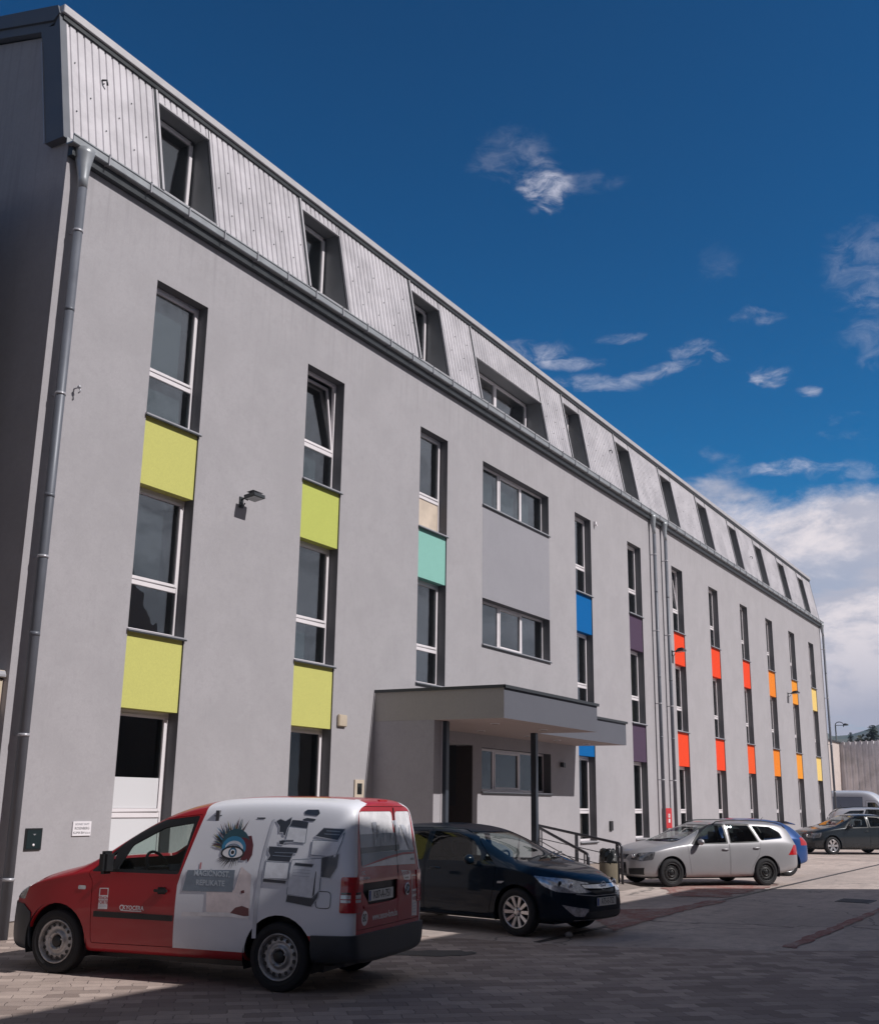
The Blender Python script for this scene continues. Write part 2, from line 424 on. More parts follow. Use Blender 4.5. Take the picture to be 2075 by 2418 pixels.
patch([(16.3, 6.55), (17.6, 7.4), (19.5, 7.98), (20.45, 7.1), (22.8, 7.1), (22.8, 6.75), (19.5, 6.78)], REDP, .008, 'red_marking', seed=2, kind='structure')
patch([(23.2, 8.0), (25.3, 9.0), (27.6, 8.5), (28.6, 7.1), (23.6, 7.1)], REDP, .008, 'red_marking', seed=3, j=.09, kind='structure')
patch([(15.9, 3.85), (16.0, 4.05), (23.1, 4.0), (30, 3.95), (30, 3.82), (22, 3.85)], REDP, .008, 'red_marking', seed=4, j=.035, kind='structure')
patch([(12.55 + .62 * cos(t) * .6 + .30 * sin(t) * .8, 7.5 - .62 * cos(t) * .8 + .22 * sin(t) * .6) for t in [2 * pi * i / 14 for i in range(14)]], STAIN, .009, 'oil_stain', seed=5, j=.05, kind='structure')
GR = MB()
for i in range(64):
    x0 = 14.4 + i * 1.0
    GR.box(x0 + .004, x0 + .992, 6.86, 6.96, -.005, .0075, mat('drain_iron', (.10, .09, .085), .6, .3, var=.3, vscale=20))
    for k in range(8):
        GR.box(x0 + .06 + k * .115, x0 + .10 + k * .115, 6.875, 6.945, .0075, .0085, BLACK)
GR.build('drain_channel', label='narrow rusty iron drain channel running parallel to the grey building across the yard', category='drain')
mh = MB().box(24.1, 25.0, 4.35, 5.0, .0, .010, mat('cover_iron', (.06, .055, .05), .55, .4, var=.3, vscale=14))
for i in range(6): mh.box(24.15 + i * .14, 24.22 + i * .14, 4.4, 4.95, .010, .013, mat('cover_iron', (0, 0, 0)))
mh.build('manhole_cover', label='dark rectangular iron cover set in the shaded concrete on the right', category='manhole cover')
rnd = random.Random(4)
peb = MB()
for (x, y) in ((15.1, 6.75),):
    peb.sphere((x, y, .05), .055, mat('stone', (.30, .28, .27), .8, var=.2), 9, 6, (1, 1, .8))
peb.build('stone', label='fist sized grey stone on the ground beside the dark blue hatchback front wheel', category='stone')

# ------------------------------------------------------------------ office building
YF = 12.8; XL, XR = 10.12, 63.0; ZT = 11.72
T3, S3, T2, S2, T1, S1 = 10.25, 7.885, 6.707, 4.358, 3.146, .804
S4, T4, U4 = 9.117, 6.715, 5.576
COLS = {1: (12.20, 13.45), 2: (16.38, 17.64), 3: (20.69, 21.95), 5: (29.50, 30.70), 6: (33.77, 35.01), 7: (38.15, 39.37), 8: (42.56, 43.77), 9: (46.98, 48.13), 10: (51.18, 52.40), 11: (55.52, 56.75), 12: (59.82, 61.01)}
W4 = (23.73, 27.66)
BLD = empty('office_building', ((XL + XR) / 2, YF, 0), label='long grey rendered office building with mansard roof and coloured panels between tall windows', category='building')
BLD.location = (0, 0, 0)
# openings: (x0,x1,z0,z1)
OPEN = []
for k, (a, b) in COLS.items():
    if k == 3: OPEN.append((a, b, S2, T3))
    else: OPEN.append((a, b, S1, T3))
OPEN += [(W4[0], W4[1], S4, T3), (W4[0], W4[1], U4, T4), (23.74, 27.62, 2.04, 3.09), (19.9, 23.3, .36, 3.12)]
RD = .42
wall = MB()
xs = sorted({XL, XR} | {q for o in OPEN for q in o[:2]}); zs = sorted({.2, ZT} | {q for o in OPEN for q in o[2:]})


def is_open(x, z): return any(o[0] < x < o[1] and o[2] < z < o[3] for o in OPEN)


for i in range(len(xs) - 1):
    run = None
    for j in range(len(zs) - 1):
        if not is_open((xs[i] + xs[i + 1]) / 2, (zs[j] + zs[j + 1]) / 2):
            wall.poly([(xs[i], YF, zs[j]), (xs[i + 1], YF, zs[j]), (xs[i + 1], YF, zs[j + 1]), (xs[i], YF, zs[j + 1])], PLASTER)
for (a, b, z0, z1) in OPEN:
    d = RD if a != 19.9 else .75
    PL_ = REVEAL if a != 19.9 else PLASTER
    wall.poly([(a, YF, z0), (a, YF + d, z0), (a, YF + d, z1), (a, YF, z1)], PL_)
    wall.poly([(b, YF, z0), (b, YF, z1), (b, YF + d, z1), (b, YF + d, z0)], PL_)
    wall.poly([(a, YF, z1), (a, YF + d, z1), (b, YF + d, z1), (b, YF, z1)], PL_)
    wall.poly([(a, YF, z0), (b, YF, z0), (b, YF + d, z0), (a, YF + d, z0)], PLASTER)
wall.build('facade_wall', BLD)
YB = 27.0; YR = 20.0
PITCHK = .25
RZ = 14.27 + (YR - 13.25) * PITCHK
MB().prism([(YF + .004, .2), (YB, .2), (YB, 13.0), (YR, RZ - .45), (13.6, 13.9), (13.25, 13.85), (12.9, ZT), (YF + .004, ZT)], XL, XL + .05, 'x', PLASTER).build('gable_wall', BLD)
MB().prism([(YF + .05, .2), (YB, .2), (YB, 13.0), (YR, RZ - .45), (13.6, 13.9), (13.25, 13.85), (12.9, ZT)], XR - .05, XR - .001, 'x', PLASTER).build('gable_wall', BLD)
MB().box(XL, XR, YB, YB + .1, .2, 13.0, PLASTER).build('rear_wall', BLD)
pl = MB().box(XL + .03, 19.1, YF + .02, YF + .3, 0, .2, PLINTH).box(26.1, XR - .03, YF + .02, YF + .3, 0, .2, PLINTH).box(XL + .03, XL + .3, YF + .3, YB, 0, .2, PLINTH)
pl.build('plinth', BLD)
# grey field between the two wide windows
MB().box(W4[0], W4[1], YF - .003, YF + .2, T4 + .001, S4 - .04, PLASTER_D).build('painted_field', BLD)
# coloured panels
PAN = {1: (LIME, LIME), 2: (LIME2, LIME), 3: (TEAL, None), 5: (BLUE, BLUE), 6: (PURPLE, PURPLE), 7: (RED, RED), 8: (RED, RED), 9: (RED, ORED), 10: (ORANGE, ORANGE), 11: (AMBER, AMBER), 12: (PALEY, PALEY)}
for k, (pa, pb) in PAN.items():
    a, b = COLS[k]
    for z0, z1, m in ((T2, S3 - .035, pa), (T1, S2 - .035, pb)):
        if m: MB().box(a + .004, b - .012, YF + .025, YF + RD, z0, z1, m).build('coloured_panel', BLD)


def window(x0, x1, z0, z1, y, parts=None, tr=None, mull=(), sill=True, panes=None, tilt=False, frm=WHITE, name='window', back=True, fw=.055, double=False, curtain=None):
    """white framed window; tr = transom height, mull = mullion x positions"""
    fr = MB(); y0, y1 = y, y + .07
    fr.box(x0, x0 + fw, y0, y1, z0, z1, frm).box(x1 - fw, x1, y0, y1, z0, z1, frm)
    fr.box(x0 + fw, x1 - fw, y0, y1, z1 - fw, z1, frm).box(x0 + fw, x1 - fw, y0, y1, z0, z0 + fw, frm)
    cells = []
    xsn = [x0 + fw] + [q for q in mull] + [x1 - fw]
    for i, q in enumerate(mull): fr.box(q - .045, q + .045, y0, y1, z0 + fw, z1 - fw, frm)
    for i in range(len(xsn) - 1):
        a = xsn[i] + (.045 if i else 0); b = xsn[i + 1] - (.045 if i < len(xsn) - 2 else 0)
        if tr:
            fr.box(a, b, y0, y1, tr - .045, tr + .045, frm)
            cells += [(a, b, z0 + fw, tr - .045, 0), (a, b, tr + .045, z1 - fw, 1)]
        else: cells.append((a, b, z0 + fw, z1 - fw, 1 if not mull or i == 1 else 0))
    W_ = fr.build(name, BLD, bevel=.006)
    for n, (a, b, c, d, sash) in enumerate(cells):
        s = .05
        mt = Matrix.Identity(4)
        if tilt and sash:
            mt = Matrix.Translation((0, y + .03, c)) @ Matrix.Rotation(-radians(7), 4, 'X') @ Matrix.Translation((0, -(y + .03), -c))
        if sash:
            q = MB()
            for bx in ((a, a + s, c, d), (b - s, b, c, d), (a + s, b - s, d - s, d), (a + s, b - s, c, c + s)):
                q.box(bx[0], bx[1], y - .012, y + .05, bx[2], bx[3], frm, mt)
            q.build('sash', W_, bevel=.004)
            a, b, c, d = a + s, b - s, c + s, d - s
        gls = GLASS2 if z1 < 3.2 else GLASS
        pm = (panes or {}).get(n, gls)
        MB().box(a, b, y + .02, y + .034, c, d, pm, mt).build('pane', W_)
        if pm is gls and curtain and n in curtain:
            cm = curtain[n]
            MB().box(a, a + (b - a) * cm[1], y + .16, y + .17, c - .03, d + .03, cm[0]).build('curtain', W_)
    if sill:
        MB().box(x0 - .02, x1 + .02, YF - .045, y + .002, z0 - .03, z0 - .004, FRAMEG).box(x0 - .02, x1 + .02, YF - .047, YF - .03, z0 - .055, z0 - .03, DARKM).build('sill', W_)
    return W_


YW = YF + .21
rc = random.Random(11)
for k, (a, b) in COLS.items():
    trf = .338
    for fl, (z0, z1) in enumerate(((S3, T3), (S2, T2), (S1, T1))):
        if k == 3 and fl == 2: continue
        tr = z0 + (z1 - z0) * trf; kw = {}
        if k == 1 and fl == 2: tr = 1.56; kw['panes'] = {0: FILM}
        if k == 3 and fl == 0: kw['panes'] = {0: CREAM}
        if k == 3 and fl == 1: kw['curtain'] = {0: (CURT, .3), 1: (CURT, .25)}
        if k == 6 and fl == 1: kw['curtain'] = {0: (OCHRE, 1), 1: (OCHRE, 1)}
        if k == 6 and fl == 2: kw['curtain'] = {1: (CURT, .9)}
        if k == 1 and fl == 0: kw['curtain'] = {0: (BLIND, .92), 1: (BLIND, .86)}
        if k == 1 and fl == 1: kw['curtain'] = {1: (mat('grey_blind', (.22, .22, .24), .8), .8)}
        if k == 2 and fl == 1: kw['curtain'] = {0: (BLIND, .62)}
        if k == 2 and fl == 0: kw['tilt'] = True; kw['curtain'] = {0: (BLIND, .7)}
        if k == 7 and fl == 0: kw['tilt'] = True
        if k in (5, 9) and fl == 1: kw['curtain'] = {1: (CURT, .3), 0: (CURT, .3)}
        if k in (8, 10) and fl == 0: kw['curtain'] = {1: (CURT, .4)}
        wn = window(a, b, z0, z1 - .002, YW, tr=tr, **kw)
        if k == 1 and fl == 2:   # white film on the lower half of the upper light
            MB().box(a + .11, b - .11, YW + .012, YW + .018, tr + .1, 2.12, FILM).build('film', wn)
        if k == 5 and fl == 2:
            MB().box(a + .12, a + .34, YW + .008, YW + .016, 1.15, 1.47, mat('paper', (.7, .7, .72), .7)).build('notice', wn)
for (z0, z1) in ((S4, T3), (U4, T4)):
    window(W4[0], W4[1], z0, z1 - .002, YW, mull=(24.98, 26.30), curtain={0: (BLIND, 1), 1: (BLIND, 1), 2: (BLIND, .6)} if z0 == S4 else None)
window(23.74, 27.62, 2.08, 3.09, YW, mull=(24.72, 26.15))
# dark rooms behind the glass
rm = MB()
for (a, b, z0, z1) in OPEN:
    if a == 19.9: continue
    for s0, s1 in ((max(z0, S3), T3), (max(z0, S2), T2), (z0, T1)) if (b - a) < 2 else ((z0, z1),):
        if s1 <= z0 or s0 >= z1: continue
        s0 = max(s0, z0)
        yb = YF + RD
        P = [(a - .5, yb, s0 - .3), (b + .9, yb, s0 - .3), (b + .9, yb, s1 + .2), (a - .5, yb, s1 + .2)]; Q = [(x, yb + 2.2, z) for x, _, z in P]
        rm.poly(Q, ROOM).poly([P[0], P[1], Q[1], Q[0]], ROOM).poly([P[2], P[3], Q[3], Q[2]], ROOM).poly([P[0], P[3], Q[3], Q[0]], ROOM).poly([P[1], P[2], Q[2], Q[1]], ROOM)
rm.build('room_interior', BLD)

# mansard: Y = 12.8 + (z-11.76)*k
MK = .43 / 2.34; MZ0, MZ1 = 11.74, 14.12


def my(z): return 12.8 + (z - 11.76) * MK


DOR = []
for k in sorted(list(COLS) + [4]):
    a, b = W4 if k == 4 else COLS[k]
    DOR.append((a - .03, b + .05, 11.92, 13.17 if k == 4 else 13.80, k))
MXL, MXR = 10.02, 63.02


def rib(x):
    q = (x - MXL) % .155
    if q < .020: return 0.
    if q < .032: return (q - .020) / .012
    if q < .143: return 1.
    return (.155 - q) / .012


ribx = sorted({round(v, 4) for i in range(int((MXR - MXL) / .155) + 1) for v in (MXL + i * .155, MXL + i * .155 + .020, MXL + i * .155 + .032, MXL + i * .155 + .143) if v <= MXR} | {MXR} | {round(q, 4) for d in DOR for q in d[:2]})
sh = MB()
for i in range(len(ribx) - 1):
    a, b = ribx[i], ribx[i + 1]; mid = (a + b) / 2
    rr = [(MZ0, MZ1)]
    for d in DOR:
        if d[0] < mid < d[1]: rr = [(d[3], MZ1)]
    for z0, z1 in rr:
        def P(x, z, e): return (x, my(z) - .022 * rib(x + e), z)
        sh.poly([P(a, z0, 1e-5), P(b, z0, -1e-5), P(b, z1, -1e-5), P(a, z1, 1e-5)], SHEET)
sh.build('mansard_cladding', BLD)
scr = MB()
for i in range(0, 340):
    x = MXL + .088 + i * .155
    for z in ((12.35, 13.3) if i % 4 == 1 else ((12.8,) if i % 4 == 3 else ())):
        if x < MXR and not any(d[0] - .1 < x < d[1] + .1 for d in DOR):
            scr.box(x - .009, x + .009, my(z) - .040, my(z) - .03, z - .009, z + .009, DARKM)
for (x, z) in ((10.85, 13.35), (33.0, 13.2), (49.9, 12.9), (56.3, 13.1)):
    scr.tube([(x, my(z) - .03, z), (x + .02, my(z) - .12, z - .02), (x + .06, my(z) - .10, z - .09)], .018, DARKM, 6)
scr.build('cladding_screws', BLD)
# dormers
for (a, b, z0, z1, k) in DOR:
    yw = 13.55; dm = MB()
    GREY = mat('dormer_lining', (.20, .205, .215), .45, .1, var=.05)
    zsill = z0 - .04
    # side linings, head lining, sill sheet
    dm.poly([(a, my(z0), z0), (a, yw, z0), (a, yw, z1), (a, my(z1), z1)], GREY)
    dm.poly([(b, my(z0), z0), (b, my(z1), z1), (b, yw, z1), (b, yw, z0)], GREY)
    dm.poly([(a, my(z1), z1), (a, yw, z1), (b, yw, z1), (b, my(z1), z1)], GREY)
    dm.poly([(a, my(z0) - .04, z0), (b, my(z0) - .04, z0), (b, yw, z0 + .05), (a, yw, z0 + .05)], SHEETCAP)
    dm.poly([(a, my(z0) - .04, z0), (b, my(z0) - .04, z0), (b, my(z0) - .02, MZ0), (a, my(z0) - .02, MZ0)], SHEETCAP)
    D_ = dm.build('dormer', BLD)
    fl = MB()
    for (x, w_) in ((a - .045, .05), (b + .0, .03)):
        zt = 14.10 if x < a else z1
        fl.prism([(my(z0) - .045, z0), (my(zt) - .045, zt), (my(zt) + .02, zt), (my(z0) + .02, z0)], x, x + w_, 'x', SHEETCAP)
    fl.prism([(my(z0) - .03, z0), (my(14.1) - .03, 14.1), (my(14.1) + .02, 14.1), (my(z0) + .02, z0)], a - .085, a - .05, 'x', DARKM)
    fl.prism([(my(z1) - .03, z1), (my(14.1) - .03, 14.1), (my(14.1) + .02, 14.1), (my(z1) + .02, z1)], b + .005, b + .025, 'x', DARKM)
    fl.box(a, b, my(z1) - .038, my(z1) + .01, z1 - .025, z1, SHEETCAP)
    fl.build('flashing', D_)
    # window in the recess
    fr = MB(); fw = .07; wa, wb = a + .02, b - .05
    ms = [wa + (wb - wa) / 2] if k == 4 else []
    fr.box(wa, wa + fw, yw - .07, yw, z0 + .05, z1 - .03, WHITE).box(wb - fw, wb, yw - .07, yw, z0 + .05, z1 - .03, WHITE)
    fr.box(wa, wb, yw - .07, yw, z1 - .1, z1 - .03, WHITE).box(wa, wb, yw - .07, yw, z0 + .05, z0 + .13, WHITE)
    for q in ms: fr.box(q - .07, q + .07, yw - .075, yw, z0 + .1, z1 - .08, WHITE)
    F_ = fr.build('window_frame', D_, bevel=.006)
    MB().box(wa + .06, wb - .06, yw - .035, yw - .02, z0 + .12, z1 - .09, GLASS).build('pane', D_)
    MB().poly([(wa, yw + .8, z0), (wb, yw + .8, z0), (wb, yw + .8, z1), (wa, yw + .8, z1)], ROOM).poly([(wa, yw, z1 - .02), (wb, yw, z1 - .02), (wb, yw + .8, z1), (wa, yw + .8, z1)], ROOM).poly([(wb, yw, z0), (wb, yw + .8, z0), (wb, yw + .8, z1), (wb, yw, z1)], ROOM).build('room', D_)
# roof cap along the front and low pitch roof behind
MB().box(MXL - .02, MXR + .02, 13.12, 13.42, 14.12, 14.27, SHEETCAP).build('roof_cap', BLD, bevel=.008)
MB().box(MXL + .02, MXR - .02, 13.16, 13.3, 14.03, 14.12, DARKM).build('cap_shade_strip', BLD)  # dark strip drawn as the shade below the cap
rf = MB().prism([(13.25, 14.27), (YR, RZ), (YB + .5, 13.2), (YB + .5, 13.05), (YR, RZ - .14), (13.25, 14.13)], MXL, MXR, 'x', VERGE)
rf.build('roof', BLD)
for x0, x1 in ((XL - .14, XL - .002), (XR + .002, XR + .08)):
    vg = MB()
    vg.prism([(12.76, 11.70), (13.19, 11.70), (13.19 + .36, 13.66), (13.62, 13.98), (13.3, 13.90), (13.20, 14.10)], x0, x1, 'x', VERGE)
    vg.prism([(13.18, 14.10), (13.24, 14.262), (YR, RZ - .01), (YR, RZ - .20), (13.3, 14.0)], x0 - .02, x1, 'x', VERGE)
    vg.prism([(13.3, 13.995), (YR, RZ - .205), (YR, RZ - .36), (13.62, 13.92)], x0 + .02, x1, 'x', VERGE)
    vg.box(x0 - .012, x0, 13.19, 13.215, 11.70, 11.73, FRAMEG)
    vg.prism([(13.175, 11.70), (13.195, 11.70), (13.56, 13.68), (13.54, 13.68)], x0 - .012, x0, 'x', FRAMEG)
    vg.build('verge_board', BLD)
# gutter
gt = MB()
gt.prism([(12.60, 11.60), (12.615, 11.585), (12.74, 11.585), (12.76, 11.60), (12.76, 11.72), (12.75, 11.72), (12.745, 11.61), (12.62, 11.61), (12.612, 11.735), (12.585, 11.735), (12.585, 11.715), (12.60, 11.71)], MXL + .02, XR + .12, 'x', GUTTER)
gt.build('gutter', BLD)
fb = MB().box(XL, XR, 12.69, 12.80, 11.44, 11.60, DARKM)  # board made deeper and dark to draw the shadow band under the gutter
fb.box(XL, XR, 12.762, 12.80, 11.60, 11.74, DARKM)
fb.build('eaves_board_shade', BLD)
x = 10.75
while x < XR:
    MB().box(x, x + .025, 12.575, 12.60, 11.56, 11.75, FRAMEG).box(x, x + .025, 12.575, 12.76, 11.74, 11.75, FRAMEG).box(x, x + .025, 12.595, 12.70, 11.572, 11.585, FRAMEG).build('gutter_bracket', BLD)
    x += .92


def downpipe(x, rad, hopper=True, y=12.63):
    p = MB(); p.tube([(x, y, 10.95), (x, y, .0)], rad, PIPE, 18)
    if hopper:
        p.tube([(x, y + .04, 11.60), (x, y + .04, 11.52), (x, y + .03, 11.32), (x, y + .01, 11.1), (x, y, 10.93)], [rad * 2.3, rad * 2.1, rad * 1.5, rad * 1.08, rad * 1.02], GUTTER, 18)
    o = p.build('downpipe', BLD)
    for z in (10.2, 7.55, 5.1, 2.62, .75):
        c = MB(); c.tube([(x, y, z - .02), (x, y, z + .02)], rad + .008, FRAMEG, 18)
        c.box(x - .012, x + .012, y, YF, z - .012, z + .012, FRAMEG).build('pipe_clamp', o)
    for z in (8.9, 6.0, 4.0): MB().tube([(x, y, z - .03), (x, y, z + .03)], rad + .003, PIPE, 18).build('pipe_joint', o)


downpipe(10.33, .072); downpipe(35.95, .06); downpipe(37.12, .06); downpipe(62.86, .06)

# entrance canopy, side wall, columns, recess, door
ZC0, ZC1 = 3.39, 4.0
cn = MB()
cn.poly([(19.12, 9.83, ZC0), (23.72, 9.83, ZC0), (23.72, 9.83, ZC1), (19.12, 9.83, ZC1)], FASCIA)
cn.poly([(19.12, 9.83, ZC0), (19.12, 12.8, ZC0), (19.12, 12.8, ZC1), (19.12, 9.83, ZC1)], plaster('canopy_side', (.42, .40, .375), .08))
cn.poly([(23.72, 9.83, ZC0), (23.72, 11.3, ZC0), (23.72, 11.3, ZC1), (23.72, 9.83, ZC1)], FASCIA)
cn.poly([(23.72, 11.3, ZC0), (29.3, 11.3, ZC0), (29.3, 11.3, ZC1), (23.72, 11.3, ZC1)], FASCIA)
cn.poly([(29.3, 11.3, ZC0), (29.3, 12.8, ZC0), (29.3, 12.8, ZC1), (29.3, 11.3, ZC1)], FASCIA)
cn.poly([(19.12, 9.83, ZC0), (23.72, 9.83, ZC0), (23.72, 12.8, ZC0), (19.12, 12.8, ZC0)], SOFFIT).poly([(23.72, 11.3, ZC0), (29.3, 11.3, ZC0), (29.3, 12.8, ZC0), (23.72, 12.8, ZC0)], SOFFIT)
cn.poly([(19.12, 9.83, ZC1), (23.72, 9.83, ZC1), (23.72, 12.8, ZC1), (19.12, 12.8, ZC1)], DARKM).poly([(23.72, 11.3, ZC1), (29.3, 11.3, ZC1), (29.3, 12.8, ZC1), (23.72, 12.8, ZC1)], DARKM)
CAN = cn.build('entrance_canopy', BLD)
cf = MB()
for a, b in (((19.09, 9.80), (23.75, 9.80)), ((19.09, 9.80), (19.09, 12.79)), ((23.75, 9.80), (23.75, 11.27)), ((23.75, 11.27), (29.33, 11.27)), ((29.33, 11.27), (29.33, 12.79))):
    x0, x1 = min(a[0], b[0]), max(a[0], b[0]); y0, y1 = min(a[1], b[1]), max(a[1], b[1])
    cf.box(x0 - .012, x1 + .012, y0 - .012, y1 + .012, ZC1 - .035, ZC1 + .025, DARKM)
cf.build('flashing', CAN)
for (x, y) in ((20.4, 10.7), (22.5, 10.6), (20.4, 12.0), (22.4, 12.1), (24.6, 12.0), (26.4, 12.05), (28.3, 12.05)):
    MB().lathe([(.10, 0), (.10, .012), (.075, .014), (.07, .004), (0, .004)], FRAMEG, 16, Matrix.Translation((x, y, ZC0)) @ Matrix.Rotation(radians(-90), 4, 'X'), [WHITE, WHITE, DARKM, DARKM]).build('recessed_light', CAN)
MB().box(19.12, 19.40, 11.38, 12.80, 0.3, ZC0 - .002, PLASTER).build('porch_side_wall', BLD)
for (x, y) in ((19.52, 11.36), (23.62, 11.36)):
    o = MB().box(x - .065, x + .065, y - .065, y + .065, .30, ZC0 - .004, STEEL).build('canopy_column', BLD, bevel=.006)
MB().box(19.415, 19.44, 11.37, 11.40, .3, ZC0 - .004, WHITE).build('corner_bead', BLD)
rec = MB().poly([(19.9, 13.55, .36), (23.3, 13.55, .36), (23.3, 13.55, 3.12), (19.9, 13.55, 3.12)], mat('porch_back', (.30, .28, .27), .8)).build('recess_back', BLD)
dr = MB().box(20.3, 20.38, 13.40, 13.50, .38, 3.05, FRAMEG).box(21.40, 21.50, 13.40, 13.50, .38, 3.05, FRAMEG).box(22.45, 22.53, 13.40, 13.50, .38, 3.05, FRAMEG).box(23.12, 23.2, 13.40, 13.50, .38, 3.05, FRAMEG)
dr.box(20.38, 23.12, 13.40, 13.50, 2.95, 3.05, FRAMEG).box(20.38, 23.12, 13.40, 13.50, 2.38, 2.50, FRAMEG).box(20.38, 23.12, 13.40, 13.50, .38, .52, FRAMEG)
DOOR = dr.build('entrance_door', BLD, bevel=.006)
MB().box(20.38, 23.12, 13.44, 13.46, .52, 2.95, GLASS).build('glass', DOOR)
MB().tube([(21.55, 13.40, 1.1), (21.55, 13.33, 1.12), (21.55, 13.33, 1.58), (21.55, 13.40, 1.6)], .016, WHITE, 8).build('handle', DOOR)
# the right jamb of the porch is clad in dark boards
MB().box(23.27, 23.298, YF + .01, 13.54, .36, 3.10, mat('dark_boards', (.045, .036, .034), .7, var=.15, vscale=8)).build('jamb_cladding', BLD)

# landing and ramp
LD = MB()
LD.box(19.1, 26.0, 11.25, 12.815, 0, .30, PLINTH)
LD.prism([(11.25, 0), (11.25, .30), (9.4, 0.0)], 23.0, 25.2, 'x', PLINTH)
LD.build('entrance_landing', label='low concrete entrance landing with a short ramp under the canopy', category='landing')


def railing(a, ha, b, hb, label, wires, mid):
    a, b = Vector(a), Vector(b); d = (b - a).normalized(); up = Vector((0, 0, 1))
    E = empty('handrail', (a.x, a.y, 0), 0, label=label, category='railing'); inv = Matrix.Translation((-a.x, -a.y, 0))
    za, zb = ha, hb
    top = [Vector((a.x, a.y, za)) - d * .1 + up * .0, Vector((a.x, a.y, za)), Vector((b.x, b.y, zb)) - d * .04, Vector((b.x, b.y, zb - .015)), Vector((b.x, b.y, zb - .08)) + d * .05, Vector((b.x, b.y, .0)) + d * .055]
    MB().tube([inv @ p for p in top], .032, RAIL, 10).build('top_rail', E)
    n = Vector((-d.y, d.x, 0))
    for t in [0.02, .97] + mid:
        p = a.lerp(b, t); zt = za + (zb - za) * t; z0 = .3 * (1 - t)
        q = MB()
        for s_ in (-.028, .028):
            c = p + n * s_
            q.prism([(-.035, z0), (.035, z0), (.022, zt - .02), (-.022, zt - .02)], -.006, .006, 'y', RAIL, inv @ Matrix.Translation((c.x, c.y, 0)) @ Matrix.Rotation(atan2(d.y, d.x), 4, 'Z'))
        q.box(-.07, .07, -.07, .07, z0, z0 + .012, RAIL, inv @ Matrix.Translation((p.x, p.y, 0)))
        q.build('post', E)
    for h in wires:
        MB().tube([inv @ Vector((a.x, a.y, za - h)), inv @ Vector((b.x, b.y, max(.08, zb - h)))], .011, RAIL, 6).build('wire', E)
    return E


railing((25.75, 12.35, 0), 1.30, (24.95, 9.85, 0), .955, 'dark steel handrail with wires on the wall side of the entrance ramp', (.30, .56, .78), [.5])
railing((23.95, 11.40, 0), 1.27, (22.35, 9.55, 0), .82, 'dark steel handrail with wires on the street side of the entrance ramp', (.28, .54), [])

# ------------------------------------------------------------------ things on the walls
def floodlight(x, z, label, s=1.0):
    E = empty('floodlight', (x, YF, z), label=label, category='floodlight', group='floodlights on the facade')
    MB().box(-.05 * s, .05 * s, -.02, -.001, -.10, .10, DARKM).tube([(0, -.02, .05), (0, -.08 * s, .07), (0, -.16 * s, .03)], .018, DARKM, 8).tube([(0, -.02, -.05), (0, -.05 * s, -.1), (0, -.10 * s, -.02)], .012, DARKM, 6).build('bracket', E)
    mt = Matrix.Translation((0.02, -.16 * s, .05)) @ Matrix.Rotation(radians(-8), 4, 'X')
    MB().box(-.13 * s, .17 * s, -.24 * s, .0, -.02, .045, DARKM, mt).box(-.05 * s, .09 * s, -.15 * s, -.02, .045, .085, DARKM, mt).box(-.12 * s, .16 * s, -.21 * s, -.06, .085, .092, FRAMEG, mt).build('lamp_head', E, bevel=.004)
    MB().box(-.11 * s, .15 * s, -.22 * s, -.02, -.026, -.0215, mat('lamp_glass', (.25, .27, .27), .15), mt).build('lamp_glass', E)


floodlight(14.63, 6.95, 'black floodlight alone on grey wall between the first and second column of lime panels')
floodlight(37.86, 7.02, 'black floodlight beside the nearest red orange panel, right of the twin downpipes', 1.15)
floodlight(54.6, 7.02, 'black floodlight beside the amber panel near the far end of the building', 1.3)
ib = MB().box(10.66, 10.94, YF - .022, YF - .001, 1.10, 1.39, BLACK)
ib.box(10.68, 10.92, YF - .026, YF - .022, 1.12, 1.37, mat('intercom_face', (.02, .03, .033), .2))
I_ = ib.build('intercom', label='black wall intercom panel near the left corner of the building', category='intercom', bevel=.003)
MB().lathe([(.018, 0), (.018, .006), (0, .006)], WHITE, 12, Matrix.Translation((10.80, YF - .027, 1.17)) @ Matrix.Rotation(pi, 4, 'Z')).build('button', I_)
MB().prism([(10.78, 1.315), (10.83, 1.315), (10.805, 1.295)], YF - .028, YF - .0265, 'y', FRAMEG).build('speaker_mark', I_)
sg = MB().box(11.47, 11.81, YF - .02, YF - .002, 1.275, 1.475, mat('sign_white', (.80, .77, .80), .4))
SG = sg.build('wall_sign', label='small white company sign with three lines of black lettering on the wall', category='sign', bevel=.002)
tm = MB(); INK = mat('sign_ink', (.03, .03, .04), .5); INK2 = mat('sign_ink_grey', (.16, .16, .2), .5)
for s, z, sz, m in (('BOSNET SAMT', 1.435, .042, INK2), ('ROSENBERG', 1.378, .052, INK), ('KLIMA BiH d.o.o', 1.318, .047, INK)):
    textmesh(s, sz, m, frame_mtx((11.64, YF - .0215, z), (1, 0, 0), (0, 0, 1)), mb=tm, font_w=.95)
tm.build('lettering', SG)
vb = MB().box(17.80, 18.08, YF - .06, YF - .002, 3.21, 3.44, mat('beige_cover', (.52, .44, .34), .6, var=.08)).build('junction_box', label='beige square box on the wall right of the second column of lime panels', category='junction box', bevel=.015)
nb = MB().box(18.45, 18.77, YF - .03, YF - .002, 1.88, 2.22, mat('niche_frame', (.55, .47, .38), .6, var=.08)).box(18.53, 18.69, YF - .035, YF - .03, 1.94, 2.15, mat('niche_glass', (.03, .035, .035), .15)).box(18.57, 18.66, YF - .05, YF - .035, 1.97, 2.08, BLACK)
nb.build('meter_box', label='cream framed meter box with a dark window beside the porch', category='meter box')
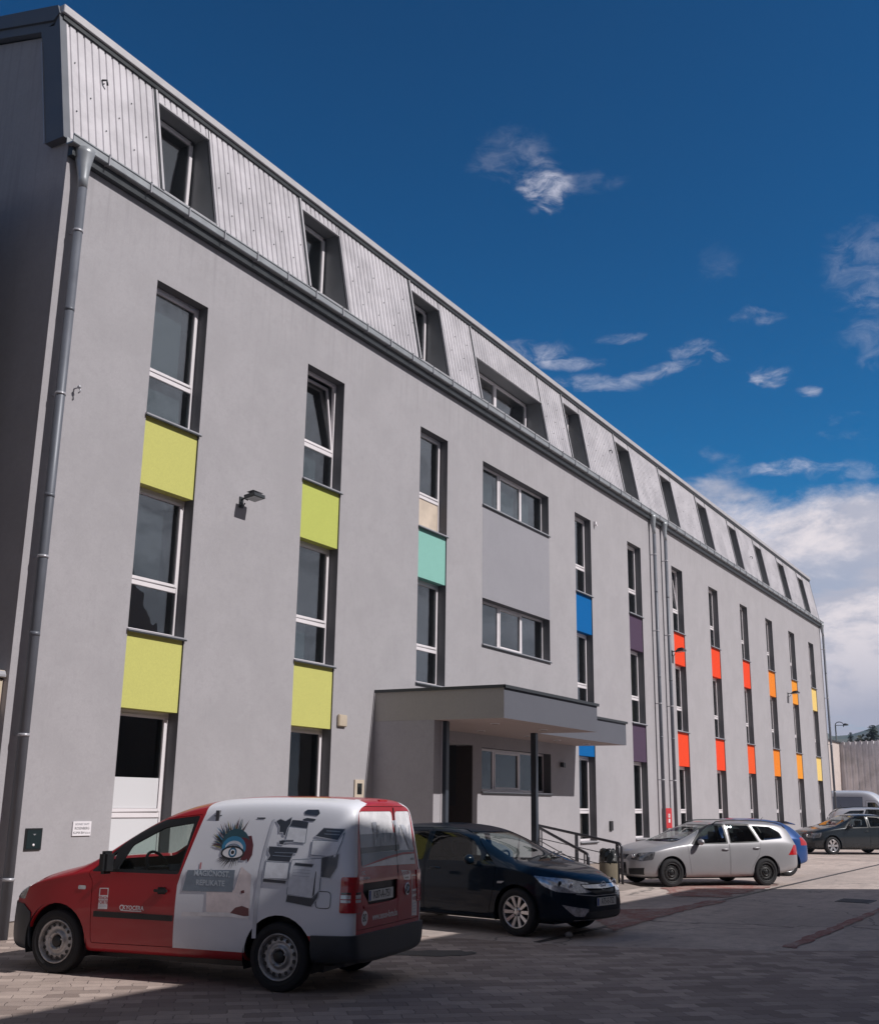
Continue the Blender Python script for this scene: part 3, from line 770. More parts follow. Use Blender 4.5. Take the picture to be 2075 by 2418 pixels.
MB().box(30.93, 31.03, YF - .07, YF - .002, 10.15, 10.27, WHITE).box(30.95, 31.01, YF - .10, YF - .07, 10.12, 10.18, WHITE).build('alarm_sensor', label='small white sensor high on the wall beside a top window', category='sensor')
MB().box(31.62, 31.84, YF - .05, YF - .002, 1.07, 1.34, BLACK).build('letter_box', label='small black box on the wall right of the entrance', category='letter box', bevel=.006)
wl = MB().box(28.22, 28.36, YF - .10, YF - .002, 2.78, 2.90, DARKM).box(28.16, 28.30, YF - .13, YF - .10, 2.76, 2.86, DARKM)
wl.build('wall_lamp', label='small dark lamp on the wall under the canopy right of the wide window', category='wall lamp', bevel=.004)
hy = MB().box(36.22, 36.80, YF - .14, YF - .002, 1.08, 1.72, mat('hydrant_red', (.55, .03, .035), .35, var=.05))
HY = hy.build('hydrant_cabinet', label='red fire hydrant cabinet on the wall between the twin downpipes', category='hydrant cabinet', bevel=.008)
hm = MB().box(36.44, 36.60, YF - .146, YF - .141, 1.42, 1.54, WHITE).box(36.44, 36.60, YF - .146, YF - .141, 1.26, 1.38, WHITE)
textmesh('H', .11, mat('hydrant_red', (0, 0, 0)), frame_mtx((36.52, YF - .148, 1.48), (1, 0, 0), (0, 0, 1)), mb=hm)
hm.build('marking', HY)
MB().tube([(10.71, YF, 7.79), (10.71, YF - .10, 7.79), (10.73, YF - .13, 7.74), (10.71, YF - .10, 7.70)], .012, FRAMEG, 6).sphere((10.71, YF - .11, 7.80), .03, FRAMEG, 8, 6).build('wall_hook', label='small metal hook on the wall right of the corner downpipe', category='hook')
ub = MB().box(9.88, 10.115, 12.90, 13.60, 2.90, 3.36, mat('beige_cover', (0, 0, 0))).prism([(12.84, 3.42), (12.87, 3.48), (13.66, 3.48), (13.70, 3.42), (13.70, 3.38), (12.84, 3.38)], 9.84, 10.115, 'x', FRAMEG)
ub.build('wall_cabinet', label='beige cabinet with a metal cap on the dark gable wall at the left edge', category='cabinet', bevel=.01)

# ------------------------------------------------------------------ cars
def interp(tab, x):
    tab = sorted(tab)
    if x <= tab[0][0]: return tab[0][1]
    if x >= tab[-1][0]: return tab[-1][1]
    for i in range(len(tab) - 1):
        if tab[i][0] <= x <= tab[i + 1][0]: break
    x0, y0 = tab[i]; x1, y1 = tab[i + 1]; h = x1 - x0; t = (x - x0) / h
    d = (y1 - y0) / h

    def sl(k):
        if k <= 0 or k >= len(tab) - 1: return None
        a = (tab[k][1] - tab[k - 1][1]) / (tab[k][0] - tab[k - 1][0]); b = (tab[k + 1][1] - tab[k][1]) / (tab[k + 1][0] - tab[k][0])
        return 0 if a * b <= 0 else 2 * a * b / (a + b)
    m0, m1 = sl(i), sl(i + 1)
    if m0 is None: m0 = d
    if m1 is None: m1 = d
    return y0 * (2 * t ** 3 - 3 * t ** 2 + 1) + h * m0 * (t ** 3 - 2 * t ** 2 + t) + y1 * (-2 * t ** 3 + 3 * t ** 2) + h * m1 * (t ** 3 - t ** 2)


def car_base(S):
    xs = S['xs']; rows = []
    for x in xs:
        g = {k: interp(S[k], x) for k in ('zb', 'zt', 'w', 'zs', 'zr', 'wt')}
        w_, zb, zs, zr, zt, wt = g['w'], g['zb'], g['zs'], g['zr'], g['zt'], g['wt']
        ws = w_ * S.get('ws', .965)
        H = zs - zb
        half = [(0, zb), (w_ * .55, zb), (w_ * .90, zb + .01), (w_ * .975, zb + .07), (w_ * .992, zb + H * .28), (w_, zb + H * .52), (w_ * .995, zb + H * .74), (w_ * .982, zb + H * .92), (ws, zs), (ws + (wt - ws) * .28, zs + (zr - zs) * .33), (ws + (wt - ws) * .62, zs + (zr - zs) * .68),
                (wt, zr), (wt * .90, zr + (zt - zr) * .50), (wt * .62, zr + (zt - zr) * .85), (wt * .3, zt - (zt - zr) * .02), (0, zt)]
        ln = S.get('lean', [])
        row = []
        for (y, z) in half:
            dx = 0
            for (x0, x1, zc, k) in ln:
                if x0 <= x <= x1: dx += k * max(0, z - zc)
            row.append((x + dx, y, z))
        rows.append(row)
    bm = bmesh.new(); n = len(rows[0]); V = []
    for row in rows:
        L = [bm.verts.new(p) for p in row]
        R = [L[0]] + [bm.verts.new((p[0], -p[1], p[2])) for p in row[1:-1]] + [L[-1]]
        V.append((L, R))
    for i in range(len(V) - 1):
        for j in range(n - 1):
            a, b = V[i], V[i + 1]
            bm.faces.new((a[0][j], b[0][j], b[0][j + 1], a[0][j + 1]))
            bm.faces.new((a[1][j + 1], b[1][j + 1], b[1][j], a[1][j]))
    for (L, R), flip in ((V[0], False), (V[-1], True)):
        for j in range(n - 1):
            vs = [L[j], L[j + 1], R[j + 1], R[j]]
            u = []
            for v in vs:
                if v not in u: u.append(v)
            if flip: u.reverse()
            bm.faces.new(u)
    cr = bm.edges.layers.float.new('crease_edge')
    for L, R in V:
        pass
    for i in range(len(V) - 1):
        for side in (0, 1):
            for j, c in ((8, S.get('crease', .35)),):
                e = bm.edges.get((V[i][side][j], V[i + 1][side][j]))
                if e: e[cr] = c
    bmesh.ops.recalc_face_normals(bm, faces=bm.faces)
    me = bpy.data.meshes.new('base'); bm.to_mesh(me); bm.free()
    o = bpy.data.objects.new('base', me); C.objects.link(o)
    md = o.modifiers.new('s', 'SUBSURF'); md.levels = 2; md.render_levels = 2; md.subdivision_type = 'CATMULL_CLARK'
    em = bpy.data.meshes.new_from_object(o.evaluated_get(bpy.context.evaluated_depsgraph_get()))
    bpy.data.objects.remove(o); bpy.data.meshes.remove(me)
    return em


AX = {'S': (0, 2), 'K': (1, 2), 'T': (0, 1)}


def inside(poly, x, y):
    c = False; n = len(poly); j = n - 1
    for i in range(n):
        xi, yi = poly[i]; xj, yj = poly[j]
        if (yi > y) != (yj > y) and x < (xj - xi) * (y - yi) / (yj - yi + 1e-12) + xi: c = not c
        j = i
    return c


def circ(cx, cz, r, n=28, a0=0, a1=2 * pi):
    return [(cx + r * cos(a0 + (a1 - a0) * i / n), cz + r * sin(a0 + (a1 - a0) * i / n)) for i in range(n)]


def inset(poly, d):
    n = len(poly); A = sum(poly[i][0] * poly[(i + 1) % n][1] - poly[(i + 1) % n][0] * poly[i][1] for i in range(n)); sgn = 1 if A > 0 else -1; out = []
    for i in range(n):
        p0, p1, p2 = Vector(poly[i - 1]), Vector(poly[i]), Vector(poly[(i + 1) % n])
        e1 = (p1 - p0).normalized(); e2 = (p2 - p1).normalized()
        n1 = Vector((-e1.y, e1.x)) * sgn; n2 = Vector((-e2.y, e2.x)) * sgn
        b = n1 + n2; L = b.dot(n1)
        out.append(tuple(p1 + b * (d / max(.35, L))))
    return out


def rnd_poly(poly, r=.03, k=3):
    """round the corners"""
    out = []; n = len(poly)
    for i in range(n):
        p0, p1, p2 = Vector(poly[i - 1]), Vector(poly[i]), Vector(poly[(i + 1) % n])
        a = p1 + (p0 - p1).normalized() * min(r, (p0 - p1).length * .45); b = p1 + (p2 - p1).normalized() * min(r, (p2 - p1).length * .45)
        for q in range(k + 1):
            t = q / k; out.append(tuple(a.lerp(p1, t).lerp(p1.lerp(b, t), t)))
    return out


class CarCut:
    def __init__(s, em):
        s.bm = bmesh.new(); s.bm.from_mesh(em); s.lay = s.bm.faces.layers.int.new('reg')

    def cut(s, view, poly, filt):
        ia, ib = AX[view]; bm = s.bm; n = len(poly)
        for i in range(n):
            p, q = poly[i], poly[(i + 1) % n]
            x0, x1 = min(p[0], q[0]) - 1e-4, max(p[0], q[0]) + 1e-4; y0, y1 = min(p[1], q[1]) - 1e-4, max(p[1], q[1]) + 1e-4
            fs = []
            for f_ in bm.faces:
                c = f_.calc_center_median()
                if not filt(c, f_.normal): continue
                a = [v.co[ia] for v in f_.verts]; b = [v.co[ib] for v in f_.verts]
                if max(a) < x0 or min(a) > x1 or max(b) < y0 or min(b) > y1: continue
                fs.append(f_)
            if not fs: continue
            no = Vector((0, 0, 0)); co = Vector((0, 0, 0)); no[ia] = q[1] - p[1]; no[ib] = -(q[0] - p[0]); co[ia] = p[0]; co[ib] = p[1]
            if no.length < 1e-7: continue
            geom = fs + list({e for f_ in fs for e in f_.edges}) + list({v for f_ in fs for v in f_.verts})
            bmesh.ops.bisect_plane(bm, geom=geom, plane_co=co, plane_no=no.normalized(), dist=1e-5)

    def region(s, rid, view, poly, filt, only=None):
        s.cut(view, poly, filt); ia, ib = AX[view]
        for f_ in s.bm.faces:
            c = f_.calc_center_median()
            if filt(c, f_.normal) and inside(poly, c[ia], c[ib]) and (only is None or f_[s.lay] in only): f_[s.lay] = rid

    def extract(s, rid, name, material, parent, off=0., thick=0., mats2=None):
        lay = s.lay; fs = [f_ for f_ in s.bm.faces if f_[lay] == rid]
        if not fs: return None
        bm = bmesh.new(); mp = {}
        for f_ in fs:
            vs = []
            for v in f_.verts:
                if v.index not in mp or True:
                    k = v
                    if k not in mp:
                        mp[k] = bm.verts.new(v.co + v.normal * off)
                vs.append(mp[k])
            try:
                nf = bm.faces.new(vs); nf.smooth = True
            except ValueError: pass
        bm.normal_update()
        if thick:
            be = [e for e in bm.edges if len(e.link_faces) == 1]
            r_ = bmesh.ops.extrude_edge_only(bm, edges=be)
            nv = [g_ for g_ in r_['geom'] if isinstance(g_, bmesh.types.BMVert)]
            inv = {}
            for k, v in mp.items(): inv[v] = k
            orig = {}
            for e in be:
                for v in e.verts: orig[tuple(round(q, 6) for q in v.co)] = inv[v].normal.copy()
            for v in nv:
                no = orig.get(tuple(round(q, 6) for q in v.co))
                if no is not None: v.co -= no * thick
        me = bpy.data.meshes.new(name); bm.to_mesh(me); bm.free(); me.materials.append(material)
        o = bpy.data.objects.new(name, me); C.objects.link(o); o.parent = parent
        if thick:
            try:
                me.set_sharp_from_angle(angle=radians(42))
            except Exception: pass
        return o


def decal(bvh, pts, view, m, off, mb, sign=1, step=.08, y0=None, mirror=False):
    """polygon laid on the body surface; view 'S' = seen from the side, 'K' = from the rear, 'F' = from the front"""
    bm = bmesh.new(); ax = {'S': (0, 2), 'K': (1, 2), 'F': (1, 2)}[view]
    vs = []
    for p in pts:
        c = [0, 0, 0]; c[ax[0]] = p[0]; c[ax[1]] = p[1]; vs.append(bm.verts.new(c))
    try: bm.faces.new(vs)
    except ValueError: bm.free(); return
    for a in ax:
        lo = min(v.co[a] for v in bm.verts); hi = max(v.co[a] for v in bm.verts); q = lo + step
        while q < hi - 1e-3:
            no = Vector((0, 0, 0)); no[a] = 1; co = Vector((0, 0, 0)); co[a] = q
            bmesh.ops.bisect_plane(bm, geom=bm.faces[:] + bm.edges[:] + bm.verts[:], plane_co=co, plane_no=no); q += step
    bmesh.ops.triangulate(bm, faces=[f_ for f_ in bm.faces if len(f_.verts) > 4])
    put_on(bvh, bm.verts, view, off, sign)
    b = len(mb.v); k = mb.mi(m); ok = {}
    for i, v in enumerate(bm.verts): v.index = i; mb.v.append(tuple(v.co))
    for f_ in bm.faces:
        mb.f.append(tuple(b + v.index for v in f_.verts)); mb.m.append(k); mb.sm.append(True)
    bm.free()


DEC = [1.0]   # how far prints stand off the panel


def put_on(bvh, verts, view, off, sign):
    off *= DEC[0]
    for v in verts:
        co = v.co
        if view == 'S': o = Vector((co.x, sign * 3, co.z)); d = Vector((0, -sign, 0))
        elif view == 'K': o = Vector((-4, co.y, co.z)); d = Vector((1, 0, 0))
        else: o = Vector((9, co.y, co.z)); d = Vector((-1, 0, 0))
        h, n, i, dd = bvh.ray_cast(o, d)
        if h is None:
            h, n, i, dd = bvh.find_nearest(Vector((co.x if view == 'S' else (-.8 if view == 'K' else 3.5), co.y if view != 'S' else sign * .85, co.z)))
        v.co = h - d * off


class _V:
    def __init__(s, c): s.co = Vector(c)


def textdecal(bvh, s, x, z, size, m, view, mb, sign=1, off=.006, fw=1.0, rot=0.):
    cu = bpy.data.curves.new('t', 'FONT'); cu.body = s; cu.size = size; cu.align_x = 'CENTER'; cu.align_y = 'CENTER'; cu.resolution_u = 2; cu.offset = size * .022
    o = bpy.data.objects.new('t', cu); C.objects.link(o)
    me = bpy.data.meshes.new_from_object(o.evaluated_get(bpy.context.evaluated_depsgraph_get()))
    b = len(mb.v); k = mb.mi(m); L = []
    # reading direction: side sign=+1 (left side, seen from +y): image right = -x ; right side: +x ; rear (from -x looking +x): image right = -y
    for v in me.vertices:
        px, py = v.co.x * fw, v.co.y; px, py = px * cos(rot) - py * sin(rot), px * sin(rot) + py * cos(rot)
        if view == 'S': L.append(_V((x - sign * px, 0, z + py)))
        elif view == 'K': L.append(_V((0, x - px, z + py)))
        else: L.append(_V((0, x + px, z + py)))
    put_on(bvh, L, view, off, sign)
    for v in L: mb.v.append(tuple(v.co))
    for p in me.polygons: mb.f.append(tuple(b + i for i in p.vertices)); mb.m.append(k); mb.sm.append(False)
    bpy.data.objects.remove(o); bpy.data.curves.remove(cu); bpy.data.meshes.remove(me)


RIMGREY = mat('steel_rim', (.42, .41, .41), .38, .5, var=.25, vscale=14)
RIMDARK = mat('steel_rim_dark', (.05, .05, .05), .5, .3, var=.2)
ALLOY = mat('alloy_rim', (.62, .61, .62), .28, .75, var=.05)
CHROME = mat('chrome', (.75, .75, .78), .12, 1.0)


def wheel(parent, x, y, style, R=.318, wd=.2, flip=1):
    """one wheel, outer face towards sign(y)*flip"""
    sg_ = 1 if y > 0 else -1
    mt = Matrix.Translation((x, y, R)) @ (Matrix.Rotation(pi, 4, 'Z') if sg_ < 0 else Matrix.Identity(4))
    rr = R * .66
    E = MB().lathe([(rr, -.08), (R * .90, -.13 * wd / .2), (R * .985, -.10), (R, -.06), (R, .0), (R * .985, .035), (R * .93, .055), (R * .80, .060), (rr + .012, .048), (rr, .038)], RUBBER, 40, mt)
    for q in (.80, .93):
        E.lathe([(R * q - .004, .060 - (q - .8) * .04), (R * q, .064 - (q - .8) * .05), (R * q + .004, .060 - (q - .8) * .05)], RUBBER, 40, mt)
    W_ = E.build('wheel', parent)
    rim = MB(); RM = {'steel': RIMGREY, 'dark': RIMDARK, 'alloy': ALLOY, 'alloy6': ALLOY}[style]
    rim.lathe([(rr + .004, .040), (rr + .006, .052), (rr - .004, .054), (rr - .012, .04), (rr - .018, .015), (rr - .022, -.05), (rr - .022, -.1)], RM, 40, mt)
    if style in ('steel', 'dark'):
        rim.lathe([(rr - .02, -.01), (rr - .03, .004), (rr - .062, .024), (rr - .078, .020), (rr * .50, .004), (rr * .47, .03), (rr * .42, .042), (rr * .36, .040), (rr * .30, .012), (.0, .010)], RM, 40, mt)
        hub = MB().lathe([(rr * .28, .012), (rr * .27, .034), (rr * .22, .040), (0, .042)], BLACK, 20, mt)
        nh = 15
        for i in range(nh):
            a = 2 * pi * i / nh; cx, cz = (rr - .047) * cos(a), (rr - .047) * sin(a)
            rim.lathe([(.0, 0), (.0195, 0)], BLACK, 12, mt @ Matrix.Translation((cx, .0245, cz)))
        for i in range(5):
            a = 2 * pi * i / 5 + .3
            hub.lathe([(.012, 0), (.011, .012), (0, .013)], RM, 8, mt @ Matrix.Translation((rr * .37 * cos(a), .040, rr * .37 * sin(a))))
        rim.build('rim', W_); hub.build('hub_cap', W_)
    else:
        rim.lathe([(rr - .02, -.09), (0, -.09)], BLACK, 40, mt)
        ns = 10 if style == 'alloy' else 6
        for i in range(ns):
            a = 2 * pi * i / ns
            rmx = mt @ Matrix.Rotation(a, 4, 'Y')
            w0, w1 = (.017, .026) if style == 'alloy' else (.028, .044)
            r0_, r1_ = rr * .16, rr - .006
            P = [(r0_, .018, -w0), (r0_, .018, w0), (r1_, .046, w1), (r1_, .046, -w1)]
            B = [(p[0], p[1] - .03, p[2]) for p in P]
            b = len(rim.v); k = rim.mi(RM)
            rim.v += [tuple(rmx @ Vector(p)) for p in P + B]
            for q in ((0, 1, 2, 3), (7, 6, 5, 4), (0, 4, 5, 1), (1, 5, 6, 2), (2, 6, 7, 3), (3, 7, 4, 0)):
                rim.f.append(tuple(b + u for u in q)); rim.m.append(k); rim.sm.append(False)
        rim.lathe([(rr * .30, .0), (rr * .29, .022), (rr * .2, .030), (0, .031)], RM, 24, mt)
        for i in range(5):
            a = 2 * pi * i / 5 + .31
            rim.lathe([(.0, 0), (.013, 0)], BLACK, 8, mt @ Matrix.Translation((rr * .24 * cos(a), .0305, rr * .24 * sin(a))))
        rim.build('rim', W_)
    return W_


def plate(parent, pos, xdir, txt, wdt=.52, h=.112, label=None):
    o = MB(); m = frame_mtx(pos, xdir, (0, 0, 1))
    o.box(-wdt / 2, wdt / 2, -h / 2, h / 2, 0, .006, mat('plate_white', (.72, .72, .70), .4), m)
    o.box(-wdt / 2 + .005, -wdt / 2 + .045, -h / 2 + .006, h / 2 - .006, .006, .0075, mat('plate_blue', (.02, .08, .35), .4), m)
    textmesh(txt, h * 1.02, mat('plate_ink', (.02, .02, .025), .5), m @ Matrix.Translation((.022, 0, .009)), mb=o, font_w=(wdt - .08) / (len(txt) * h * .60))
    return o.build('number_plate', parent)


def arch_fill(parent, x, w_, r, R=.318):
    for s_ in (-1, 1):
        q = MB()
        y0, y1 = s_ * (w_ - .30), s_ * (w_ - .012); n = 20
        pts = [(x + (r + .012) * cos(pi * 1.12 - pi * 1.24 * i / n), R + .01 + (r + .012) * sin(pi * 1.12 - pi * 1.24 * i / n)) for i in range(n + 1)]
        for i in range(n):
            a, b = pts[i], pts[i + 1]
            q.poly([(a[0], y0, a[1]), (b[0], y0, b[1]), (b[0], y1, b[1]), (a[0], y1, a[1])], BLACK, True)
        q.poly([(p[0], y0, p[1]) for p in pts], BLACK)
        q.build('wheel_housing', parent)


def seats(parent, xs, col, w_=.36, zb=.42, wheel_x=None, dash_x=None, dz=.98, side=.36):
    for x in xs:
        for s_ in (-1, 1):
            q = MB()
            y = s_ * side
            q.prism([(x - .02, zb), (x + .50, zb + .03), (x + .52, zb + .14), (x + .04, zb + .16), (x - .12, zb + .66), (x - .22, zb + .66), (x - .10, zb + .1)], y - .24, y + .24, 'y', col)
            q.box(x - .25, x - .15, y - .13, y + .13, zb + .70, zb + .90, col)
            q.box(x - .20, x - .18, y - .05, y + .05, zb + .6, zb + .72, BLACK)
            q.build('seat', parent, bevel=.02)
    if dash_x:
        MB().prism([(dash_x, .55), (dash_x - .38, .6), (dash_x - .42, dz - .12), (dash_x - .3, dz), (dash_x, dz - .03), (dash_x + .35, dz - .08), (dash_x + .35, .55)], -w_ * 2.1, w_ * 2.1, 'y', BLACK).build('dashboard', parent)
    if wheel_x:
        c = Vector((wheel_x, side, dz - .02)); rt = Matrix.Rotation(radians(-62), 3, 'Y'); pts = [c + rt @ Vector((.185 * cos(a), .185 * sin(a), 0)) for a in [2 * pi * i / 24 for i in range(24)]]
        MB().tube(pts, .016, BLACK, 8, closed=True).tube([c, c + rt @ Vector((0, 0, -.3))], .025, BLACK, 8).tube([c + rt @ Vector((0, -.18, 0)), c + rt @ Vector((0, .18, 0))], .018, BLACK, 6).build('steering_wheel', parent)


def paint(name, col, flake=0., rough=.32, dirty=.35, coat=.7, spec=.5):
    m = bpy.data.materials.new(name); m.use_nodes = True; T = NT(m.node_tree); p = T.n['Principled BSDF']
    tcn = T.add('ShaderNodeTexCoord').outputs['Object']
    p.inputs['Specular IOR Level'].default_value = spec
    n = T.noise(tcn, 2.2, 6, .62); n2 = T.noise(tcn, 18, 4, .6)
    sx_ = T.add('ShaderNodeSeparateXYZ'); T.put(sx_.inputs[0], tcn)
    dirt = T.m('MULTIPLY', T.ramp(sx_.outputs[2], .60, .18), T.ramp(T.m('ADD', T.m('MULTIPLY', n, .6), T.m('MULTIPLY', n2, .4)), .36, .66))
    c = T.mix(T.ramp(n, .35, .7, 0, .18), col, tuple(q * .82 for q in col))
    c = T.mix(T.m('MULTIPLY', dirt, dirty), c, (.20, .17, .15))
    bf = T.add('ShaderNodeNewGeometry').outputs['Backfacing']
    c = T.mix(bf, c, (.03, .03, .03))
    T.put(p.inputs['Base Color'], c); T.put(p.inputs['Metallic'], T.m('MULTIPLY', T.m('SUBTRACT', 1.0, bf), flake))
    T.put(p.inputs['Roughness'], T.m('ADD', T.m('MULTIPLY', dirt, dirty), T.ramp(n, .3, .7, rough - .02, rough + .04)))
    T.put(p.inputs['Coat Weight'], T.m('MULTIPLY', T.m('SUBTRACT', 1.0, bf), coat)); T.put(p.inputs['Coat Roughness'], T.m('ADD', T.m('MULTIPLY', dirt, dirty), T.ramp(n, .3, .8, .03, .07)))
    MATS[name] = m
    return m


def make_car(name, S, pose, label, category):
    E = empty(name, (pose[0], pose[1], 0), pose[2], label=label, category=category)
    if S.get('scale'): E.scale = (S['scale'],) * 3
    em = car_base(S); cc = CarCut(em)
    bmb = bmesh.new(); bmb.from_mesh(em); bvh = BVHTree.FromBMesh(bmb); bmb.free()
    wm = S['wm']; PAINT = S['paint']; sides = S.get('sides', (1, -1))
    SD = lambda sg: (lambda c, n: c.y * sg > .25 and n.y * sg > .12)
    cc.region(1, 'S', circ(0, .33, S['ar'], 30), lambda c, n: abs(c.y) > .5 and c.z < .8)
    cc.region(1, 'S', circ(wm, .33, S['ar'], 30), lambda c, n: abs(c.y) > .5 and c.z < .8)
    rid = 10; todo = []
    for (kind, view, poly, filt, kw) in S['regions'](SD):
        only = kw.get('only'); gap = kw.get('gap')
        if gap:
            cc.region(2, view, poly, filt, only=only or {0}); cc.region(rid, view, inset(poly, gap), filt, only={2})
        else: cc.region(rid, view, poly, filt, only=only)
        if kw.get('slot'): kw['slot'].append(rid)
        todo.append((rid, kind, kw)); rid += 1
    cc.bm.normal_update()
    body = cc.extract(0, 'body', PAINT, E, 0, .03)
    objs = {}
    # gap ring seen as dark seam: sunk strip
    cc.extract(2, 'door_seal', BLACK, E, -.018)
    for rid, kind, kw in todo:
        par = objs.get(kw.get('parent')) or E
        o = cc.extract(rid, kw.get('name', kind), kw.get('mat', PAINT), par, kw.get('off', 0), kw.get('thick', .02))
        if o:
            objs[kw.get('key', kind)] = o
            if kw.get('label'): o['label'] = kw['label']
    cc.bm.free()
    arch_fill(E, 0, S['hw'], S['ar'], .33); arch_fill(E, wm, S['hw'], S['ar'], .33)
    MB().box(-.35, wm + .45, -S['hw'] + .32, S['hw'] - .32, .17, .30, BLACK).box(-.6, -.3, -.6, .6, .24, .34, BLACK).build('underbody', E)
    for x in (0, wm):
        for s_ in (1, -1):
            wheel(E, x, s_ * (S['hw'] - .075), S['rim'], S.get('R', .318))
    S['extra'](E, bvh, objs)
    return E

# ---- red and white delivery van
VRED = paint('van_red', (.39, .009, .018), 0, .36, .12, .55); VWHITE = paint('van_wrap_white', (.80, .81, .86), 0, .42, .15, .35)
BUMP = mat('bumper_grey_plastic', (.035, .042, .05), .42, var=.18, vscale=5)
LAMPRED = mat('tail_lamp_red', (.45, .008, .012), .12, coat=1, var=.15, vscale=25); LAMPCLR = mat('lamp_clear', (.62, .62, .64), .10, .2, coat=1, var=.2, vscale=30); LAMPD = mat('lamp_dark', (.06, .03, .03), .15, coat=1)
HEADL = mat('headlamp', (.50, .50, .52), .10, .55, coat=1, var=.35, vscale=22)
HEADG = mat('headlamp_smoked', (.16, .16, .17), .08, .5, coat=1, var=.5, vscale=16)
ACOL = {'teal': (.02, .075, .10), 'maroon': (.12, .02, .03), 'blue': (.03, .20, .36), 'white': (.80, .78, .80), 'iris': (.03, .07, .12), 'pale': (.80, .82, .87), 'black': (.012, .015, .02),
        'brown': (.10, .05, .045), 'dark': (.035, .045, .065), 'skin': (.78, .68, .68), 'banner': (.21, .26, .32), 'pink': (.55, .22, .24), 'grey': (.56, .58, .64), 'greyb': (.30, .33, .38),
        'slate': (.17, .21, .27), 'logored': (.42, .02, .03), 'yellow': (.42, .33, .10)}


def acol(k): return mat('print_' + k, ACOL[k], .42, coat=.5, var=.10, vscale=9)


